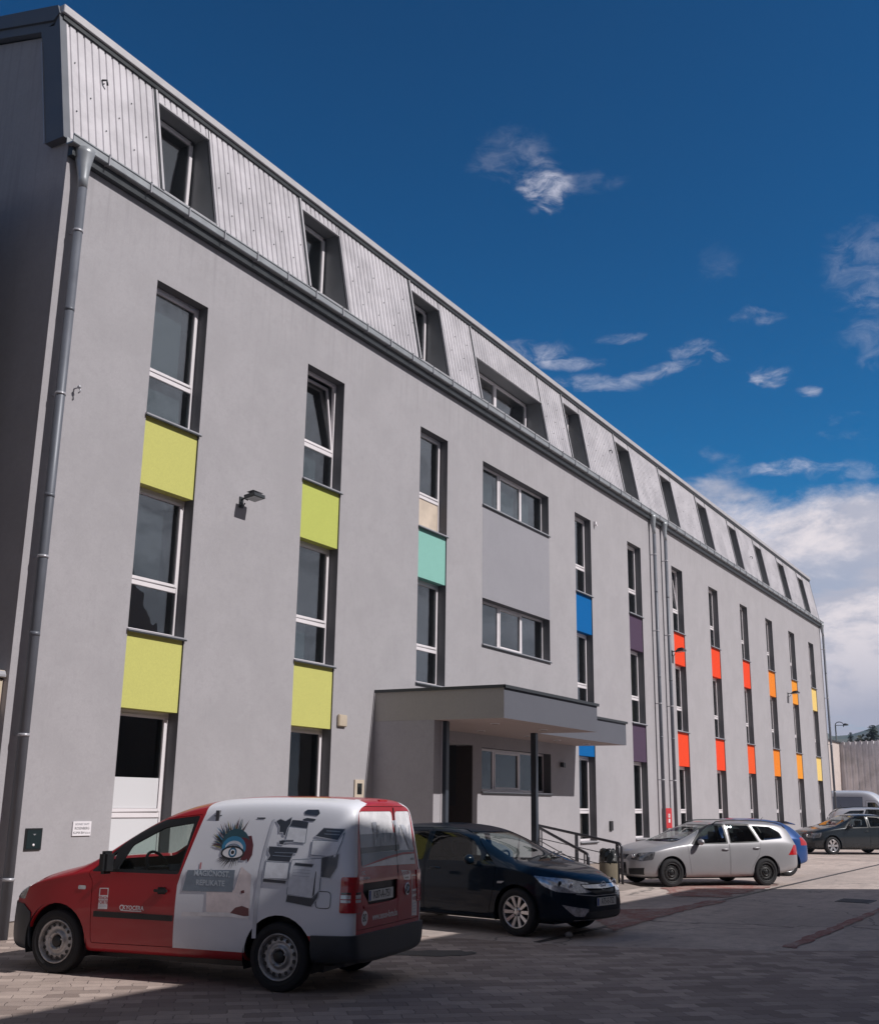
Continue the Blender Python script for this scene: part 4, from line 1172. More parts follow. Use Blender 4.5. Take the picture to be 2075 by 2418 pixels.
ART_SIDE=[
('teal',[(0.774,1.375),(0.702,1.475),(0.546,1.503),(0.406,1.465),(0.367,1.385),(0.356,1.289),(0.38,1.216),(0.408,1.199),(0.431,1.254),(0.474,1.318),(0.555,1.356),(0.654,1.362),(0.739,1.31),(0.789,1.309)]),
('maroon',[(0.483,1.447),(0.396,1.458),(0.361,1.369),(0.359,1.272),(0.398,1.199),(0.427,1.27),(0.457,1.359)]),
('blue',[(0.794,1.309),(0.753,1.359),(0.657,1.394),(0.538,1.389),(0.456,1.334),(0.416,1.255),(0.43,1.238),(0.483,1.309),(0.555,1.352),(0.654,1.353),(0.73,1.319),(0.766,1.269)]),
('white',[(0.694,1.295),(0.642,1.337),(0.575,1.351),(0.514,1.325),(0.471,1.277),(0.479,1.245),(0.566,1.234),(0.656,1.248)]),
('iris',[(0.536,1.292),(0.541,1.27),(0.556,1.252),(0.58,1.244),(0.606,1.246),(0.628,1.258),(0.641,1.277),(0.643,1.3),(0.633,1.32),(0.612,1.333),(0.587,1.337),(0.562,1.33),(0.544,1.313)]),
('pale',[(0.556,1.291),(0.565,1.27),(0.588,1.261),(0.612,1.269),(0.623,1.289),(0.615,1.31),(0.592,1.319),(0.568,1.311)]),
('black',[(0.57,1.291),(0.575,1.278),(0.589,1.273),(0.603,1.278),(0.609,1.289),(0.605,1.302),(0.591,1.307),(0.577,1.302)]),
('black',[(0.727,1.278),(0.672,1.337),(0.585,1.359),(0.505,1.333),(0.456,1.27),(0.456,1.197),(0.471,1.201),(0.49,1.261),(0.533,1.316),(0.594,1.343),(0.652,1.329),(0.694,1.295)]),
('black',[(0.734,1.237),(0.849,1.177),(0.722,1.205)]),
('black',[(0.714,1.23),(0.797,1.154),(0.681,1.19)]),
('black',[(0.664,1.223),(0.718,1.156),(0.633,1.208)]),
('black',[(0.735,1.249),(0.604,1.221),(0.508,1.236),(0.516,1.211),(0.623,1.2),(0.732,1.205)]),
('teal',[(0.894,1.624),(0.792,1.613),(0.634,1.633),(0.544,1.618),(0.511,1.561),(0.496,1.488),(0.624,1.493),(0.659,1.558),(0.772,1.606)]),
('yellow',[(0.554,1.618),(0.524,1.618),(0.496,1.496),(0.531,1.495)]),
('black',[(0.456,1.62),(0.446,1.62),(0.442,1.489),(0.459,1.529)]),
('black',[(0.504,1.602),(0.489,1.603),(0.452,1.497),(0.467,1.497)]),
('blue',[(0.62,1.575),(0.581,1.584),(0.566,1.503),(0.595,1.502)]),
('brown',[(0.855,1.521),(0.667,1.533),(0.656,1.517),(0.849,1.496)]),
('brown',[(0.87,1.455),(0.723,1.487),(0.717,1.475),(0.86,1.447)]),
('brown',[(0.848,1.422),(0.741,1.466),(0.731,1.458),(0.837,1.414)]),
('dark',[(0.886,1.649),(0.795,1.655),(0.795,1.645),(0.883,1.639)]),
('dark',[(0.364,1.638),(0.267,1.639),(0.266,1.625),(0.363,1.625)]),
('skin',[(0.847,0.901),(0.525,0.93),(0.463,1.157),(0.342,1.081),(0.326,0.694),(0.832,0.71)]),
('banner',[(1.094,1.103),(0.534,1.122),(0.543,0.91),(1.137,0.898)]),
('pink',[(0.959,1.181),(0.939,1.182),(0.939,1.117),(0.954,1.116)]),
('maroon',[(0.567,0.694),(0.494,0.765),(0.418,0.784),(0.34,0.764),(0.335,0.694),(0.488,0.678)]),
('maroon',[(0.447,0.925),(0.409,0.935),(0.403,0.907),(0.441,0.902)]),
('white',[(1.119,0.697),(0.568,0.714),(0.325,0.678),(0.324,0.663),(0.565,0.675),(1.116,0.657)]),
('grey',[(0.174,1.625),(0.19,1.568),(0.232,1.324),(0.274,0.924),(0.293,0.485),(0.246,0.488),(0.24,0.69),(0.217,1.085),(0.189,1.406),(0.145,1.625)]),
('dark',[(-0.17,1.704),(-0.202,1.724),(-0.328,1.726),(-0.349,1.69),(-0.327,1.666),(-0.185,1.676)]),
('dark',[(-0.164,1.631),(-0.215,1.644),(-0.314,1.634),(-0.301,1.614),(-0.179,1.615)]),
('dark',[(0.135,1.609),(0.088,1.63),(0.029,1.611),(-0.04,1.649),(-0.039,1.588),(-0.008,1.539),(0.007,1.467),(0.031,1.47),(0.037,1.498),(0.08,1.497),(0.088,1.554)]),
('dark',[(-0.051,1.621),(-0.132,1.618),(-0.236,1.6),(-0.23,1.544),(-0.026,1.564)]),
('pale',[(-0.022,1.556),(-0.23,1.54),(-0.228,1.401),(-0.001,1.411)]),
('dark',[(0.07,1.417),(0.028,1.426),(-0.095,1.429),(-0.096,1.409),(0.008,1.399),(0.016,1.378),(0.064,1.381)]),
('dark',[(0.177,1.362),(-0.16,1.355),(-0.149,1.303),(-0.111,1.298),(-0.078,1.214),(0.188,1.221),(0.152,1.271),(0.179,1.31)]),
('pale',[(0.187,1.214),(-0.079,1.21),(-0.073,1.056),(0.196,1.054)]),
('dark',[(0.201,1.054),(-0.069,1.044),(-0.052,1.008),(0.204,1.018)]),
('pale',[(-0.105,1.239),(-0.448,1.265),(-0.434,0.968),(-0.374,0.889),(-0.076,0.915),(-0.098,1.199)]),
('dark',[(-0.144,1.216),(-0.354,1.207),(-0.337,1.173),(-0.127,1.184)]),
('dark',[(-0.081,0.911),(-0.355,0.892),(-0.434,0.968),(-0.419,0.891),(-0.355,0.807),(-0.071,0.841)]),
('dark',[(-0.38,1.137),(-0.389,1.138),(-0.382,0.897),(-0.359,0.896)]),
]
ART_SIDE2=[
('dark',[(-0.328,1.469),(-0.415,1.553),(-0.653,1.547),(-0.584,1.435)]),
('pale',[(-0.31,1.433),(-0.585,1.428),(-0.649,1.511),(-0.626,1.417),(-0.578,1.277),(-0.304,1.292)]),
('dark',[(-0.428,1.272),(-0.617,1.312),(-0.609,1.185),(-0.546,1.079),(-0.437,1.087)]),
]
ART_DOOR=[
('white',[(2.162,0.887),(2.047,0.891),(2.04,0.681),(2.158,0.676)]),
('logored',[(2.15,0.879),(2.059,0.882),(2.052,0.819),(2.149,0.815)]),
('texts',[(2.152,0.801),(2.158,0.676)]),
('kyo',[(1.866,0.713),(1.618,0.689)]),
]
ART_REAR=[
('pale',[(0.825,1.736),(-0.384,1.744),(-0.511,1.642),(-0.695,1.453),(-0.774,1.152),(0.702,1.183),(0.749,1.267),(0.818,1.652)]),
('greyb',[(0.776,1.493),(-0.208,1.495),(-0.239,1.372),(0.766,1.368)]),
('dark',[(0.756,1.367),(-0.262,1.372),(-0.266,1.318),(0.742,1.309)]),
('slate',[(0.742,1.309),(-0.313,1.312),(-0.753,1.302),(-0.755,1.274),(-0.315,1.28),(0.051,1.258),(0.683,1.19)]),
('white',[(0.642,1.188),(0.05,1.236),(-0.34,1.261),(-0.743,1.26),(-0.761,1.158),(0.703,1.187)]),
('logored',[(0.683,1.19),(0.052,1.262),(-0.338,1.288),(-0.742,1.284),(-0.743,1.265),(-0.339,1.266),(0.05,1.24),(0.642,1.188)]),
('dark',[(0.798,1.652),(0.666,1.507),(0.746,1.492),(0.779,1.526)]),
('dark',[(0.381,1.61),(0.273,1.609),(0.222,1.503),(0.352,1.505)]),
('dark',[(-0.142,1.618),(-0.247,1.626),(-0.379,1.405),(-0.289,1.317),(-0.209,1.481)]),
('dark',[(-0.345,1.579),(-0.466,1.568),(-0.623,1.399),(-0.653,1.305),(-0.553,1.318)]),
('grey',[(0.173,1.753),(0.061,1.753),(-0.065,1.556),(-0.138,1.492),(-0.069,1.493),(0.074,1.611)]),
('dark',[(-0.471,1.485),(-0.546,1.456),(-0.702,1.322),(-0.715,1.303),(-0.653,1.31)]),
('grey',[(0.714,1.601),(0.636,1.651),(0.583,1.497),(0.665,1.495)]),
]
ART_REAR2=[
('disc',[(0.621,0.708),(0.535,0.7),(0.625,0.765)]),
('url',[(0.487,0.684),(-0.213,0.668),(0.49,0.725)]),
('white',[(-0.268,1.113),(-0.533,1.092),(-0.514,1.002),(-0.345,1.011)]),
('white',[(-0.56,1.049),(-0.71,1.042),(-0.723,0.622),(-0.575,0.63)]),
('logored',[(-0.578,1.039),(-0.697,1.033),(-0.699,0.9),(-0.58,0.899)]),
('icon',[(0.726,1.169),(0.473,1.073)]),
('recess',[(0.706,1.036),(-0.192,1.02),(-0.181,0.819),(-0.044,0.811),(0.558,0.821),(0.605,0.899),(0.701,0.971)]),
('plate',[(0.619,0.957),(-0.093,0.938),(-0.114,0.854),(0.593,0.873)]),
('emblem',[(-0.418,0.9),(-0.471,0.897),(-0.414,0.963)]),
('lip',[(0.701,0.836),(-0.181,0.819)]),
]



def van_regions(SD):
    R = []
    bump = [(-.36, .1), (-.37, .548), (-1.2, .575), (-1.2, .1)]
    R.append(('rear_bumper', 'S', bump, lambda c, n: c.x < -.3, dict(mat=BUMP, off=.035, thick=.05)))
    fb_ = [(3.04, .1), (3.06, .60), (3.2, .68), (4, .70), (4, .1)]
    R.append(('front_bumper', 'S', fb_, lambda c, n: c.x > 2.8, dict(mat=BUMP, off=.012, thick=.02)))
    for sg in (1, -1):
        F = SD(sg)
        wrap = [(.98, 2.0), (1.0, 1.66), (1.205, .95), (1.215, .345), (.25, .345), (.25, .54), (-.42, .54), (-.80, .555), (-.80, .9), (-.79, 1.2), (-.725, 2.0)]
        R.append(('side_panel', 'S', wrap, (lambda s: (lambda c, n: c.y * s > .3 and n.y * s > .10))(sg), dict(mat=VWHITE, key='wrap%d' % sg, thick=.01, label='white printed side panel with an eye picture and printers' if sg > 0 else 'white printed side panel', only={0})))
        trim = rnd_poly([(2.36, 1.035), (1.93, 1.44), (1.52, 1.615), (1.035, 1.665), (1.185, 1.045)], .04)
        door = [(2.235, .335), (2.27, .95), (2.33, 1.03), (1.94, 1.43), (1.52, 1.61), (1.03, 1.66), (1.185, 1.0), (1.20, .345)]
        R.append(('front_door', 'S', rnd_poly(door, .03), F, dict(gap=.007, key='door%d' % sg, only={0})))
        R.append(('window_frame', 'S', rnd_poly([(2.30, 1.05), (1.92, 1.42), (1.52, 1.595), (1.06, 1.645), (1.20, 1.055)], .03), F, dict(mat=BLACK, parent='door%d' % sg, off=-.002, key='wf%d' % sg, name='window_frame')))
        R.append(('window', 'S', rnd_poly([(1.97, 1.085), (1.86, 1.33), (1.49, 1.515), (1.12, 1.57), (1.20, 1.09)], .03), F, dict(mat=CGLASS, parent='door%d' % sg, off=-.012, thick=0, key='w%d' % sg)))
        R.append(('quarter_window', 'S', [(2.21, 1.08), (2.04, 1.26), (2.03, 1.085)], F, dict(mat=CGLASSD, parent='door%d' % sg, off=-.01, thick=0, key='q%d' % sg)))
        R.append(('rub_strip', 'S', [(2.205, .60), (2.205, .655), (1.225, .655), (1.225, .60)], F, dict(mat=BLACK, off=.012, thick=.02, parent='door%d' % sg, key='rs%d' % sg)))
        R.append(('tail_lamp', 'S', rnd_poly([(-.66, .765), (-.665, 1.095), (-1, 1.095), (-1, .765)], .02), (lambda s: (lambda c, n: c.x < -.6 and c.y * s > .735))(sg), dict(mat=LAMPRED, off=.012, thick=.03, key='tl%d' % sg)))
        R.append(('headlamp', 'S', [(3.20, .73), (3.12, .91), (3.36, .90), (3.7, .76), (3.7, .73)], (lambda s: (lambda c, n: c.x > 2.9 and c.y * s > .40))(sg), dict(mat=HEADL, off=.004, thick=.02, key='hl%d' % sg)))
    R.append(('windscreen', 'K', rnd_poly([(-.70, 1.18), (-.60, 1.60), (.60, 1.60), (.70, 1.18)], .05), lambda c, n: 1.45 < c.x < 2.75 and n.x > .2 and n.z > .2, dict(mat=CGLASS, off=-.008, thick=0)))
    for y0, y1, nm in ((-.185, .775, 'rear_door'), (-.775, -.20, 'rear_door')):
        d = [(y0, .60), (y1, .60), (y1, 1.1), (y1 - (.09 if y1 > 0 else 0), 1.765), (y0 + (.09 if y0 < -.5 else 0), 1.765), (y0, 1.1)]
        R.append((nm, 'K', d, lambda c, n: c.x < -.5 and n.x < -.2, dict(gap=.006, key='rd%.1f' % y0, only={0})))
        a, b = y0 + (.03 if y0 > -.5 else .075), y1 - (.075 if y1 > 0 else .03)
        g_ = rnd_poly([(a, 1.18), (b, 1.18), (b - (.05 if y1 > 0 else 0), 1.715), (a + (.05 if y0 < -.5 else 0), 1.715)], .05)
        R.append(('rear_window', 'K', g_, lambda c, n: c.x < -.5 and n.x < -.2, dict(mat=GREYFILM, parent='rd%.1f' % y0, off=-.004, thick=.01, key='rw%.1f' % y0)))
    R.append(('plate_recess', 'K', rnd_poly([(.69, 1.03), (-.165, 1.03), (-.165, .84), (-.02, .825), (.54, .825), (.59, .88), (.69, .96)], .015), lambda c, n: c.x < -.5 and n.x < -.2, dict(mat=BLACK, parent='rd-0.2', off=-.03, thick=-.03)))
    return R


GREYFILM = mat('rear_film', (.85, .84, .86), .25, coat=.9, var=.1, vscale=6)


EYE_C = (0.590, 1.290)


def van_extra(E, bvh, objs):
    DEC[0] = .35
    a = MB()
    n = 0
    order = [('banner', 'skin')]
    for k, pts in ART_SIDE:
        if k in ('skin',): decal(bvh, pts, 'S', acol(k), .0075, a)
    for k, pts in ART_SIDE:
        if k in ('pink', 'grey', 'white') and pts[0][1] < .9 or k == 'grey': decal(bvh, pts, 'S', acol(k), .0085, a)
    decal(bvh, dict(ART_SIDE)['banner'], 'S', acol('banner'), .0095, a)
    n = 0
    for k, pts in ART_SIDE + ART_SIDE2:
        if k in ('skin', 'banner', 'grey', 'brown', 'teal', 'blue', 'iris', 'black', 'yellow') or (k in ('maroon', 'pale', 'white') and pts[0][0] > .5 and min(p[1] for p in pts) > 1.15): continue
        decal(bvh, pts, 'S', acol(k), .0105 + n * .00018, a); n += 1
        if k in ('pale', 'dark') and min(p[1] for p in pts) < 1.5 and abs(max(p[0] for p in pts) - min(p[0] for p in pts)) > .12:
            for i in range(len(pts)):
                p0, p1 = Vector(pts[i]), Vector(pts[(i + 1) % len(pts)]); nn = (p1 - p0).normalized(); nn = Vector((-nn.y, nn.x)) * .0035
                decal(bvh, [tuple(p0 - nn), tuple(p1 - nn), tuple(p1 + nn), tuple(p0 + nn)], 'S', acol('slate' if k == 'pale' else 'grey'), .0107 + n * .00018, a)
    for z in (1.09, 1.12, 1.15, 1.18): decal(bvh, [(-.13, z), (-.32, z - .006), (-.32, z - .001), (-.13, z + .005)], 'S', acol('grey'), .019, a)
    for (x0, z0, x1, z1) in ((-.45, 1.52, -.60, 1.515), (-.43, 1.49, -.60, 1.485), (.10, 1.30, -.12, 1.30), (.12, 1.27, -.10, 1.265)): decal(bvh, [(x0, z0), (x1, z1), (x1, z1 + .008), (x0, z0 + .008)], 'S', acol('slate'), .019, a)
    EX, EZ = EYE_C
    rl = random.Random(21)

    def arc(ro, ri, a0, a1, k, off, sx_=1., sz_=1., dz=0.):
        n_ = 12
        for i in range(n_):
            t0, t1 = radians(a0 + (a1 - a0) * i / n_), radians(a0 + (a1 - a0) * (i + 1) / n_)
            w0, w1 = sin(pi * i / n_) ** .6, sin(pi * (i + 1) / n_) ** .6
            P = [(EX + sx_ * ri * cos(t0), EZ + dz + sz_ * ri * sin(t0)), (EX + sx_ * (ri + (ro - ri) * w0) * cos(t0), EZ + dz + sz_ * (ri + (ro - ri) * w0) * sin(t0)),
                 (EX + sx_ * (ri + (ro - ri) * w1) * cos(t1), EZ + dz + sz_ * (ri + (ro - ri) * w1) * sin(t1)), (EX + sx_ * ri * cos(t1), EZ + dz + sz_ * ri * sin(t1))]
            decal(bvh, P if w0 > .01 else P[1:], 'S', acol(k), off, a)
    for i in range(120):     # strokes fanning out over the lid and towards the front
        a_ = radians(rl.uniform(12, 112)); dx = Vector((cos(a_), sin(a_))); nn = Vector((-dx.y, dx.x))
        r0_ = rl.uniform(.13, .17); r1_ = r0_ + rl.uniform(.04, .17) * (.7 + .5 * sin(a_)); wd_ = rl.uniform(.003, .009); bd = rl.uniform(-.035, .015)
        p0 = Vector((EX, EZ)) + dx * r0_; p1 = Vector((EX, EZ)) + dx * r1_ + nn * bd; pm = (p0 + p1) / 2 - nn * bd * .25
        decal(bvh, [tuple(p0 - nn * wd_), tuple(pm - nn * wd_ * .8), tuple(p1), tuple(pm + nn * wd_ * .8), tuple(p0 + nn * wd_)], 'S', acol(rl.choice(['black', 'teal', 'teal', 'brown', 'yellow', 'blue', 'dark', 'maroon', 'grey'])), .0110 + i * .00003, a)
    arc(.235, .10, 8, 205, 'teal', .0150); arc(.222, .12, 110, 215, 'maroon', .0153); arc(.175, .09, -8, 200, 'blue', .0156, 1.05, .92); arc(.135, .10, 30, 170, 'grey', .0158, 1.1, .85)
    L = 10; top = [(EX + .118 * cos(pi * i / L), EZ - .008 + .055 * sin(pi * i / L)) for i in range(L + 1)]; bot = [(EX + .118 * cos(pi + pi * i / L), EZ - .008 + .045 * sin(pi + pi * i / L)) for i in range(1, L)]
    decal(bvh, [(EX + (x_ - EX) * 1.18, EZ - .008 + (z_ - EZ + .008) * 1.32) for x_, z_ in top + bot], 'S', acol('black'), .0162, a)
    decal(bvh, top + bot, 'S', acol('white'), .0165, a)
    for rr2, k, o_ in ((.050, 'iris', .0168), (.040, 'blue', .0170), (.030, 'pale', .0172), (.020, 'black', .0174)): decal(bvh, circ(EX, EZ, rr2, 16), 'S', acol(k), o_, a)
    decal(bvh, circ(EX + .018, EZ + .018, .008, 8), 'S', acol('white'), .0176, a)
    for i in range(12):
        a_ = radians(-32 - i * 9); dx = Vector((cos(a_), sin(a_))); nn = Vector((-dx.y, dx.x)); c0 = Vector((EX + .11 * cos(a_) * 1.0, EZ - .01 + .05 * sin(a_)))
        p1 = c0 + dx * rl.uniform(.05, .10) + Vector((.045, -.012)); decal(bvh, [tuple(c0 - nn * .006), tuple(c0 + nn * .006), tuple(p1)], 'S', acol('black'), .0160, a)
    lt = mat('print_letter', (.50, .56, .62), .45)
    textdecal(bvh, 'MAGIČNOST,', .80, 1.075, .075, lt, 'S', a, off=.0125, fw=.95); textdecal(bvh, 'REPLIKATE', .81, .985, .075, lt, 'S', a, off=.0125, fw=.95)
    a.build('print', objs['wrap1'])
    d = MB()
    for k, pts in ART_DOOR:
        if k in ACOL: decal(bvh, pts, 'S', acol(k), .005 if k == 'white' else .0065, d)
    rr_ = acol('logored')
    textdecal(bvh, 'XENON', 2.103, .788, .045, rr_, 'S', d, off=.008, fw=.85); textdecal(bvh, 'FORTE', 2.100, .745, .05, rr_, 'S', d, off=.008, fw=.85)
    for z in (.70, .715): decal(bvh, [(2.15, z), (2.05, z), (2.05, z + .006), (2.15, z + .006)], 'S', acol('grey'), .0075, d)
    d.build('sticker', objs['door1']); d = MB()
    textdecal(bvh, 'KYOCERA', 1.715, .705, .06, acol('white'), 'S', d, off=.006, fw=.95); decal(bvh, [(1.87, .672), (1.61, .672), (1.61, .680), (1.87, .680)], 'S', acol('white'), .006, d)
    decal(bvh, circ(1.86, .705, .028, 12), 'S', acol('white'), .005, d); decal(bvh, circ(1.86, .705, .017, 10), 'S', rr_, .0065, d)
    d.build('sticker', objs['door1'])
    hd = MB().box(1.30, 1.46, .905, .935, .875, .905, BLACK).box(1.33, 1.43, .893, .905, .855, .925, BLACK)
    hd.build('door_handle', objs['door1'], bevel=.01)
    ind = MB(); decal(bvh, rnd_poly([(2.44, .865), (2.34, .865), (2.34, .905), (2.44, .905)], .015), 'S', LAMPCLR, .012, ind); ind.build('side_indicator', E)
    for s_ in (1, -1):
        MB().box(1.96, 2.06, s_ * .93, s_ * 1.10, 1.04, 1.27, BLACK).box(1.98, 2.04, s_ * .86, s_ * .94, 1.06, 1.12, BLACK).build('mirror', E, bevel=.03)
    # tail lamp bands
    for s_, key in ((1, 'tl1'),):
        b = MB(); DEC[0] = 1.0
        for z0, z1, m in ((.895, .93, LAMPCLR), (.935, .955, LAMPD), (.86, .885, LAMPCLR)):
            decal(bvh, [(-.672, z0), (-.672, z1), (-.80, z1), (-.80, z0)], 'S', m, .0145, b, step=.03); decal(bvh, [(.745, z0), (.745, z1), (.87, z1), (.87, z0)], 'K', m, .0145, b, step=.03)
        b.build('lamp_band', objs[key]); DEC[0] = .35
    fu = MB()
    q = rnd_poly([(-.40, .80), (-.56, .80), (-.56, .955), (-.40, .955)], .04)
    for i in range(len(q)):
        p0, p1 = Vector(q[i]), Vector(q[(i + 1) % len(q)]); nn = (p1 - p0).normalized(); nn = Vector((-nn.y, nn.x)) * .004
        decal(bvh, [tuple(p0 - nn), tuple(p1 - nn), tuple(p1 + nn), tuple(p0 + nn)], 'S', acol('dark'), .011, fu)
    fu.build('fuel_flap_seam', objs['wrap1'])
    # rear glass print
    rp = MB(); n = 0
    for k, pts in ART_REAR[1:]:
        P = [(max(-.68, min(.68, y)), z) for y, z in pts]
        if k in ('grey',): continue
        decal(bvh, P, 'K', acol('grey' if k == 'dark' and n > 3 else k), .004 + n * .0006, rp, step=.05); n += 1
    rnd_ = random.Random(5)
    for i in range(22):
        y = -.62 + i * .047 + rnd_.uniform(-.01, .01); z0 = 1.36 + rnd_.uniform(0, .12); z1 = z0 + rnd_.uniform(.05, .16); w_ = rnd_.uniform(.005, .018)
        decal(bvh, [(y, z0), (y + w_, z0), (y + w_ - .02, z1), (y - .02, z1)], 'K', acol(rnd_.choice(['white', 'grey', 'dark', 'slate', 'pale'])), .013, rp)
    rp.build('window_print', objs['rd-0.2'])
    st = MB()
    for k, pts in ART_REAR2:
        if k in ('white', 'logored'): decal(bvh, pts, 'K', acol(k), .005 if k == 'white' else .0065, st, step=.05)
    decal(bvh, circ(.625, .703, .070, 20), 'K', acol('white'), .006, st); textdecal(bvh, '80', .625, .703, .105, acol('black'), 'K', st, off=.0075, fw=.85)
    st.build('sticker', objs['rd-0.2']); st = MB()
    textdecal(bvh, 'www.xenon-forte.ba', .135, .697, .092, acol('white'), 'K', st, off=.0065, fw=.80)
    st.build('lettering', objs['rd-0.2']); st = MB()
    textdecal(bvh, 'XENON', -.645, .86, .045, rr_, 'K', st, off=.008, fw=.75); textdecal(bvh, 'FORTE', -.645, .80, .05, rr_, 'K', st, off=.008, fw=.75)
    for z in (.66, .69, .72, .75): decal(bvh, [(-.59, z), (-.70, z), (-.70, z + .008), (-.59, z + .008)], 'K', acol('grey'), .0075, st)
    textdecal(bvh, 'KYOCERA', -.405, 1.075, .045, rr_, 'K', st, off=.008, fw=.9); textdecal(bvh, 'service', -.42, 1.03, .035, acol('dark'), 'K', st, off=.008)
    textdecal(bvh, 'OC', .66, 1.125, .05, acol('white'), 'K', st, off=.0065); textdecal(bvh, 'COPIERS', .60, 1.075, .032, acol('grey'), 'K', st, off=.0065, fw=1.3)
    textdecal(bvh, 'xerox', -.60, 1.215, .045, acol('dark'), 'K', st, off=.012)
    st.build('sticker', objs['rd-0.2'])
    em = MB(); X = -.812
    em.lathe([(.062, 0), (.062, .01), (.054, .012), (.052, .006), (0, .006)], CHROME, 24, Matrix.Translation((X, -.42, .915)) @ Matrix.Rotation(radians(90), 4, 'Z'), [CHROME, CHROME, BLACK, BLACK])
    for pts in (((-.03, .035), (0, -.005), (.03, .035)), ((-.042, .01), (-.018, -.04), (0, .0), (.018, -.04), (.042, .01))):
        em.tube([(X - .013, -.40 + a_, .925 + b_) for a_, b_ in pts], .004, CHROME, 6)
    em.build('emblem', objs['rd-0.8'] if 'rd-0.8' in objs else E)
    plate(objs['rd-0.2'], (-.806, .245, .905), (0, -1, 0), 'K87-A-751', .60, .105)
    MB().box(-.815, -.78, -.14, .66, .785, .822, VRED).build('grab_lip', objs['rd-0.2'], bevel=.008)
    MB().box(-.70, -.66, -.10, .10, 1.795, 1.83, LAMPRED).build('brake_lamp', E, bevel=.006)
    MB().tube([(-.775, -.19, .58), (-.80, -.19, 1.1), (-.73, -.19, 1.75)], .006, BLACK, 6).build('door_seam', E)
    seats(E, [1.05], mat('seat_cloth', (.05, .05, .055), .9), wheel_x=1.82, dash_x=2.15, dz=1.10, zb=.52)
    MB().box(.82, .86, -.78, .78, .35, 1.70, mat('bulkhead', (.10, .10, .11), .7)).build('bulkhead', E)
    DEC[0] = 1.0
    MB().sphere((.3, .6, .2), .025, mat('valve', (.6, .6, .6), .4), 8, 6).build('jacking_plug', E)


VAN = dict(
    xs=[-.81, -.795, -.74, -.6, -.42, -.2, 0, .3, .6, .95, 1.25, 1.55, 1.8, 2.05, 2.3, 2.5, 2.7, 2.95, 3.15, 3.3, 3.42, 3.50, 3.55, 3.57],
    zb=[(-.81, .32), (-.4, .29), (0, .24), (2.4, .22), (3.0, .19), (3.4, .2), (3.57, .28)],
    zt=[(-.81, 1.80), (-.74, 1.845), (0, 1.86), (.6, 1.855), (1.0, 1.82), (1.35, 1.755), (1.7, 1.60), (2.0, 1.42), (2.3, 1.235), (2.5, 1.135), (2.7, 1.09), (3.0, 1.02), (3.25, .93), (3.42, .82), (3.52, .70), (3.57, .60)],
    w=[(-.81, .80), (-.795, .86), (-.74, .887), (-.4, .897), (2.6, .897), (2.9, .885), (3.15, .84), (3.3, .775), (3.42, .68), (3.5, .57), (3.57, .42)],
    zs=[(-.81, 1.08), (2.2, 1.06), (2.6, 1.0), (2.9, .94), (3.2, .84), (3.42, .72), (3.57, .50)],
    zr=[(-.81, 1.69), (-.7, 1.74), (0, 1.765), (.7, 1.745), (1.1, 1.69), (1.5, 1.58), (1.8, 1.45), (2.1, 1.275), (2.4, 1.10), (2.6, 1.045), (2.9, .985), (3.15, .90), (3.35, .80), (3.5, .66), (3.57, .54)],
    wt=[(-.81, .69), (-.74, .76), (1.2, .745), (1.6, .735), (2.0, .765), (2.3, .80), (2.6, .80), (2.9, .76), (3.2, .68), (3.4, .56), (3.57, .36)],
    lean=[(-1, -.5, 1.05, .12)], wm=2.69, hw=.895, ar=.385, R=.325, rim='steel', paint=VRED, regions=van_regions, extra=van_extra, crease=.3, ws=.985)
make_car('delivery_van', VAN, (10.05, 7.35, radians(99.2)), 'red delivery van with a white printed side panel parked nose to the wall', 'van')


# ---- passenger cars
def side_seams(R, F, sg, polys, key, PAINT=None):
    for i, p in enumerate(polys):
        R.append(('door', 'S', rnd_poly(p, .03), F, dict(gap=.006, key='door%s%d%d' % (key, i, sg), only={0})))


def car_common(E, bvh, objs, mirrors, handles, paintm, side=1, **k):
    for s_ in (1, -1):
        x, y, z = mirrors
        MB().sphere((x, s_ * y, z), .115, k.get('mirror_mat', paintm), 16, 10, (.60, .85, .62)).box(x - .03, x + .06, s_ * (y - .14), s_ * (y - .05), z - .07, z - .03, BLACK).build('mirror', E)
        for (hx, hz) in handles:
            hm_ = MB(); o = Vector((hx, s_ * 3, hz)); h, n_, i_, d_ = bvh.ray_cast(o, Vector((0, -s_, 0)))
            if h: hm_.tube([(hx - .09, h.y + s_ * .002, hz), (hx - .06, h.y + s_ * .028, hz + .004), (hx + .06, h.y + s_ * .028, hz + .006), (hx + .09, h.y + s_ * .002, hz)], .012, k.get('handle_mat', paintm), 8).build('door_handle', E)


NAVY = paint('hatchback_navy', (.004, .011, .022), .0, .3, .02, .5, .04)


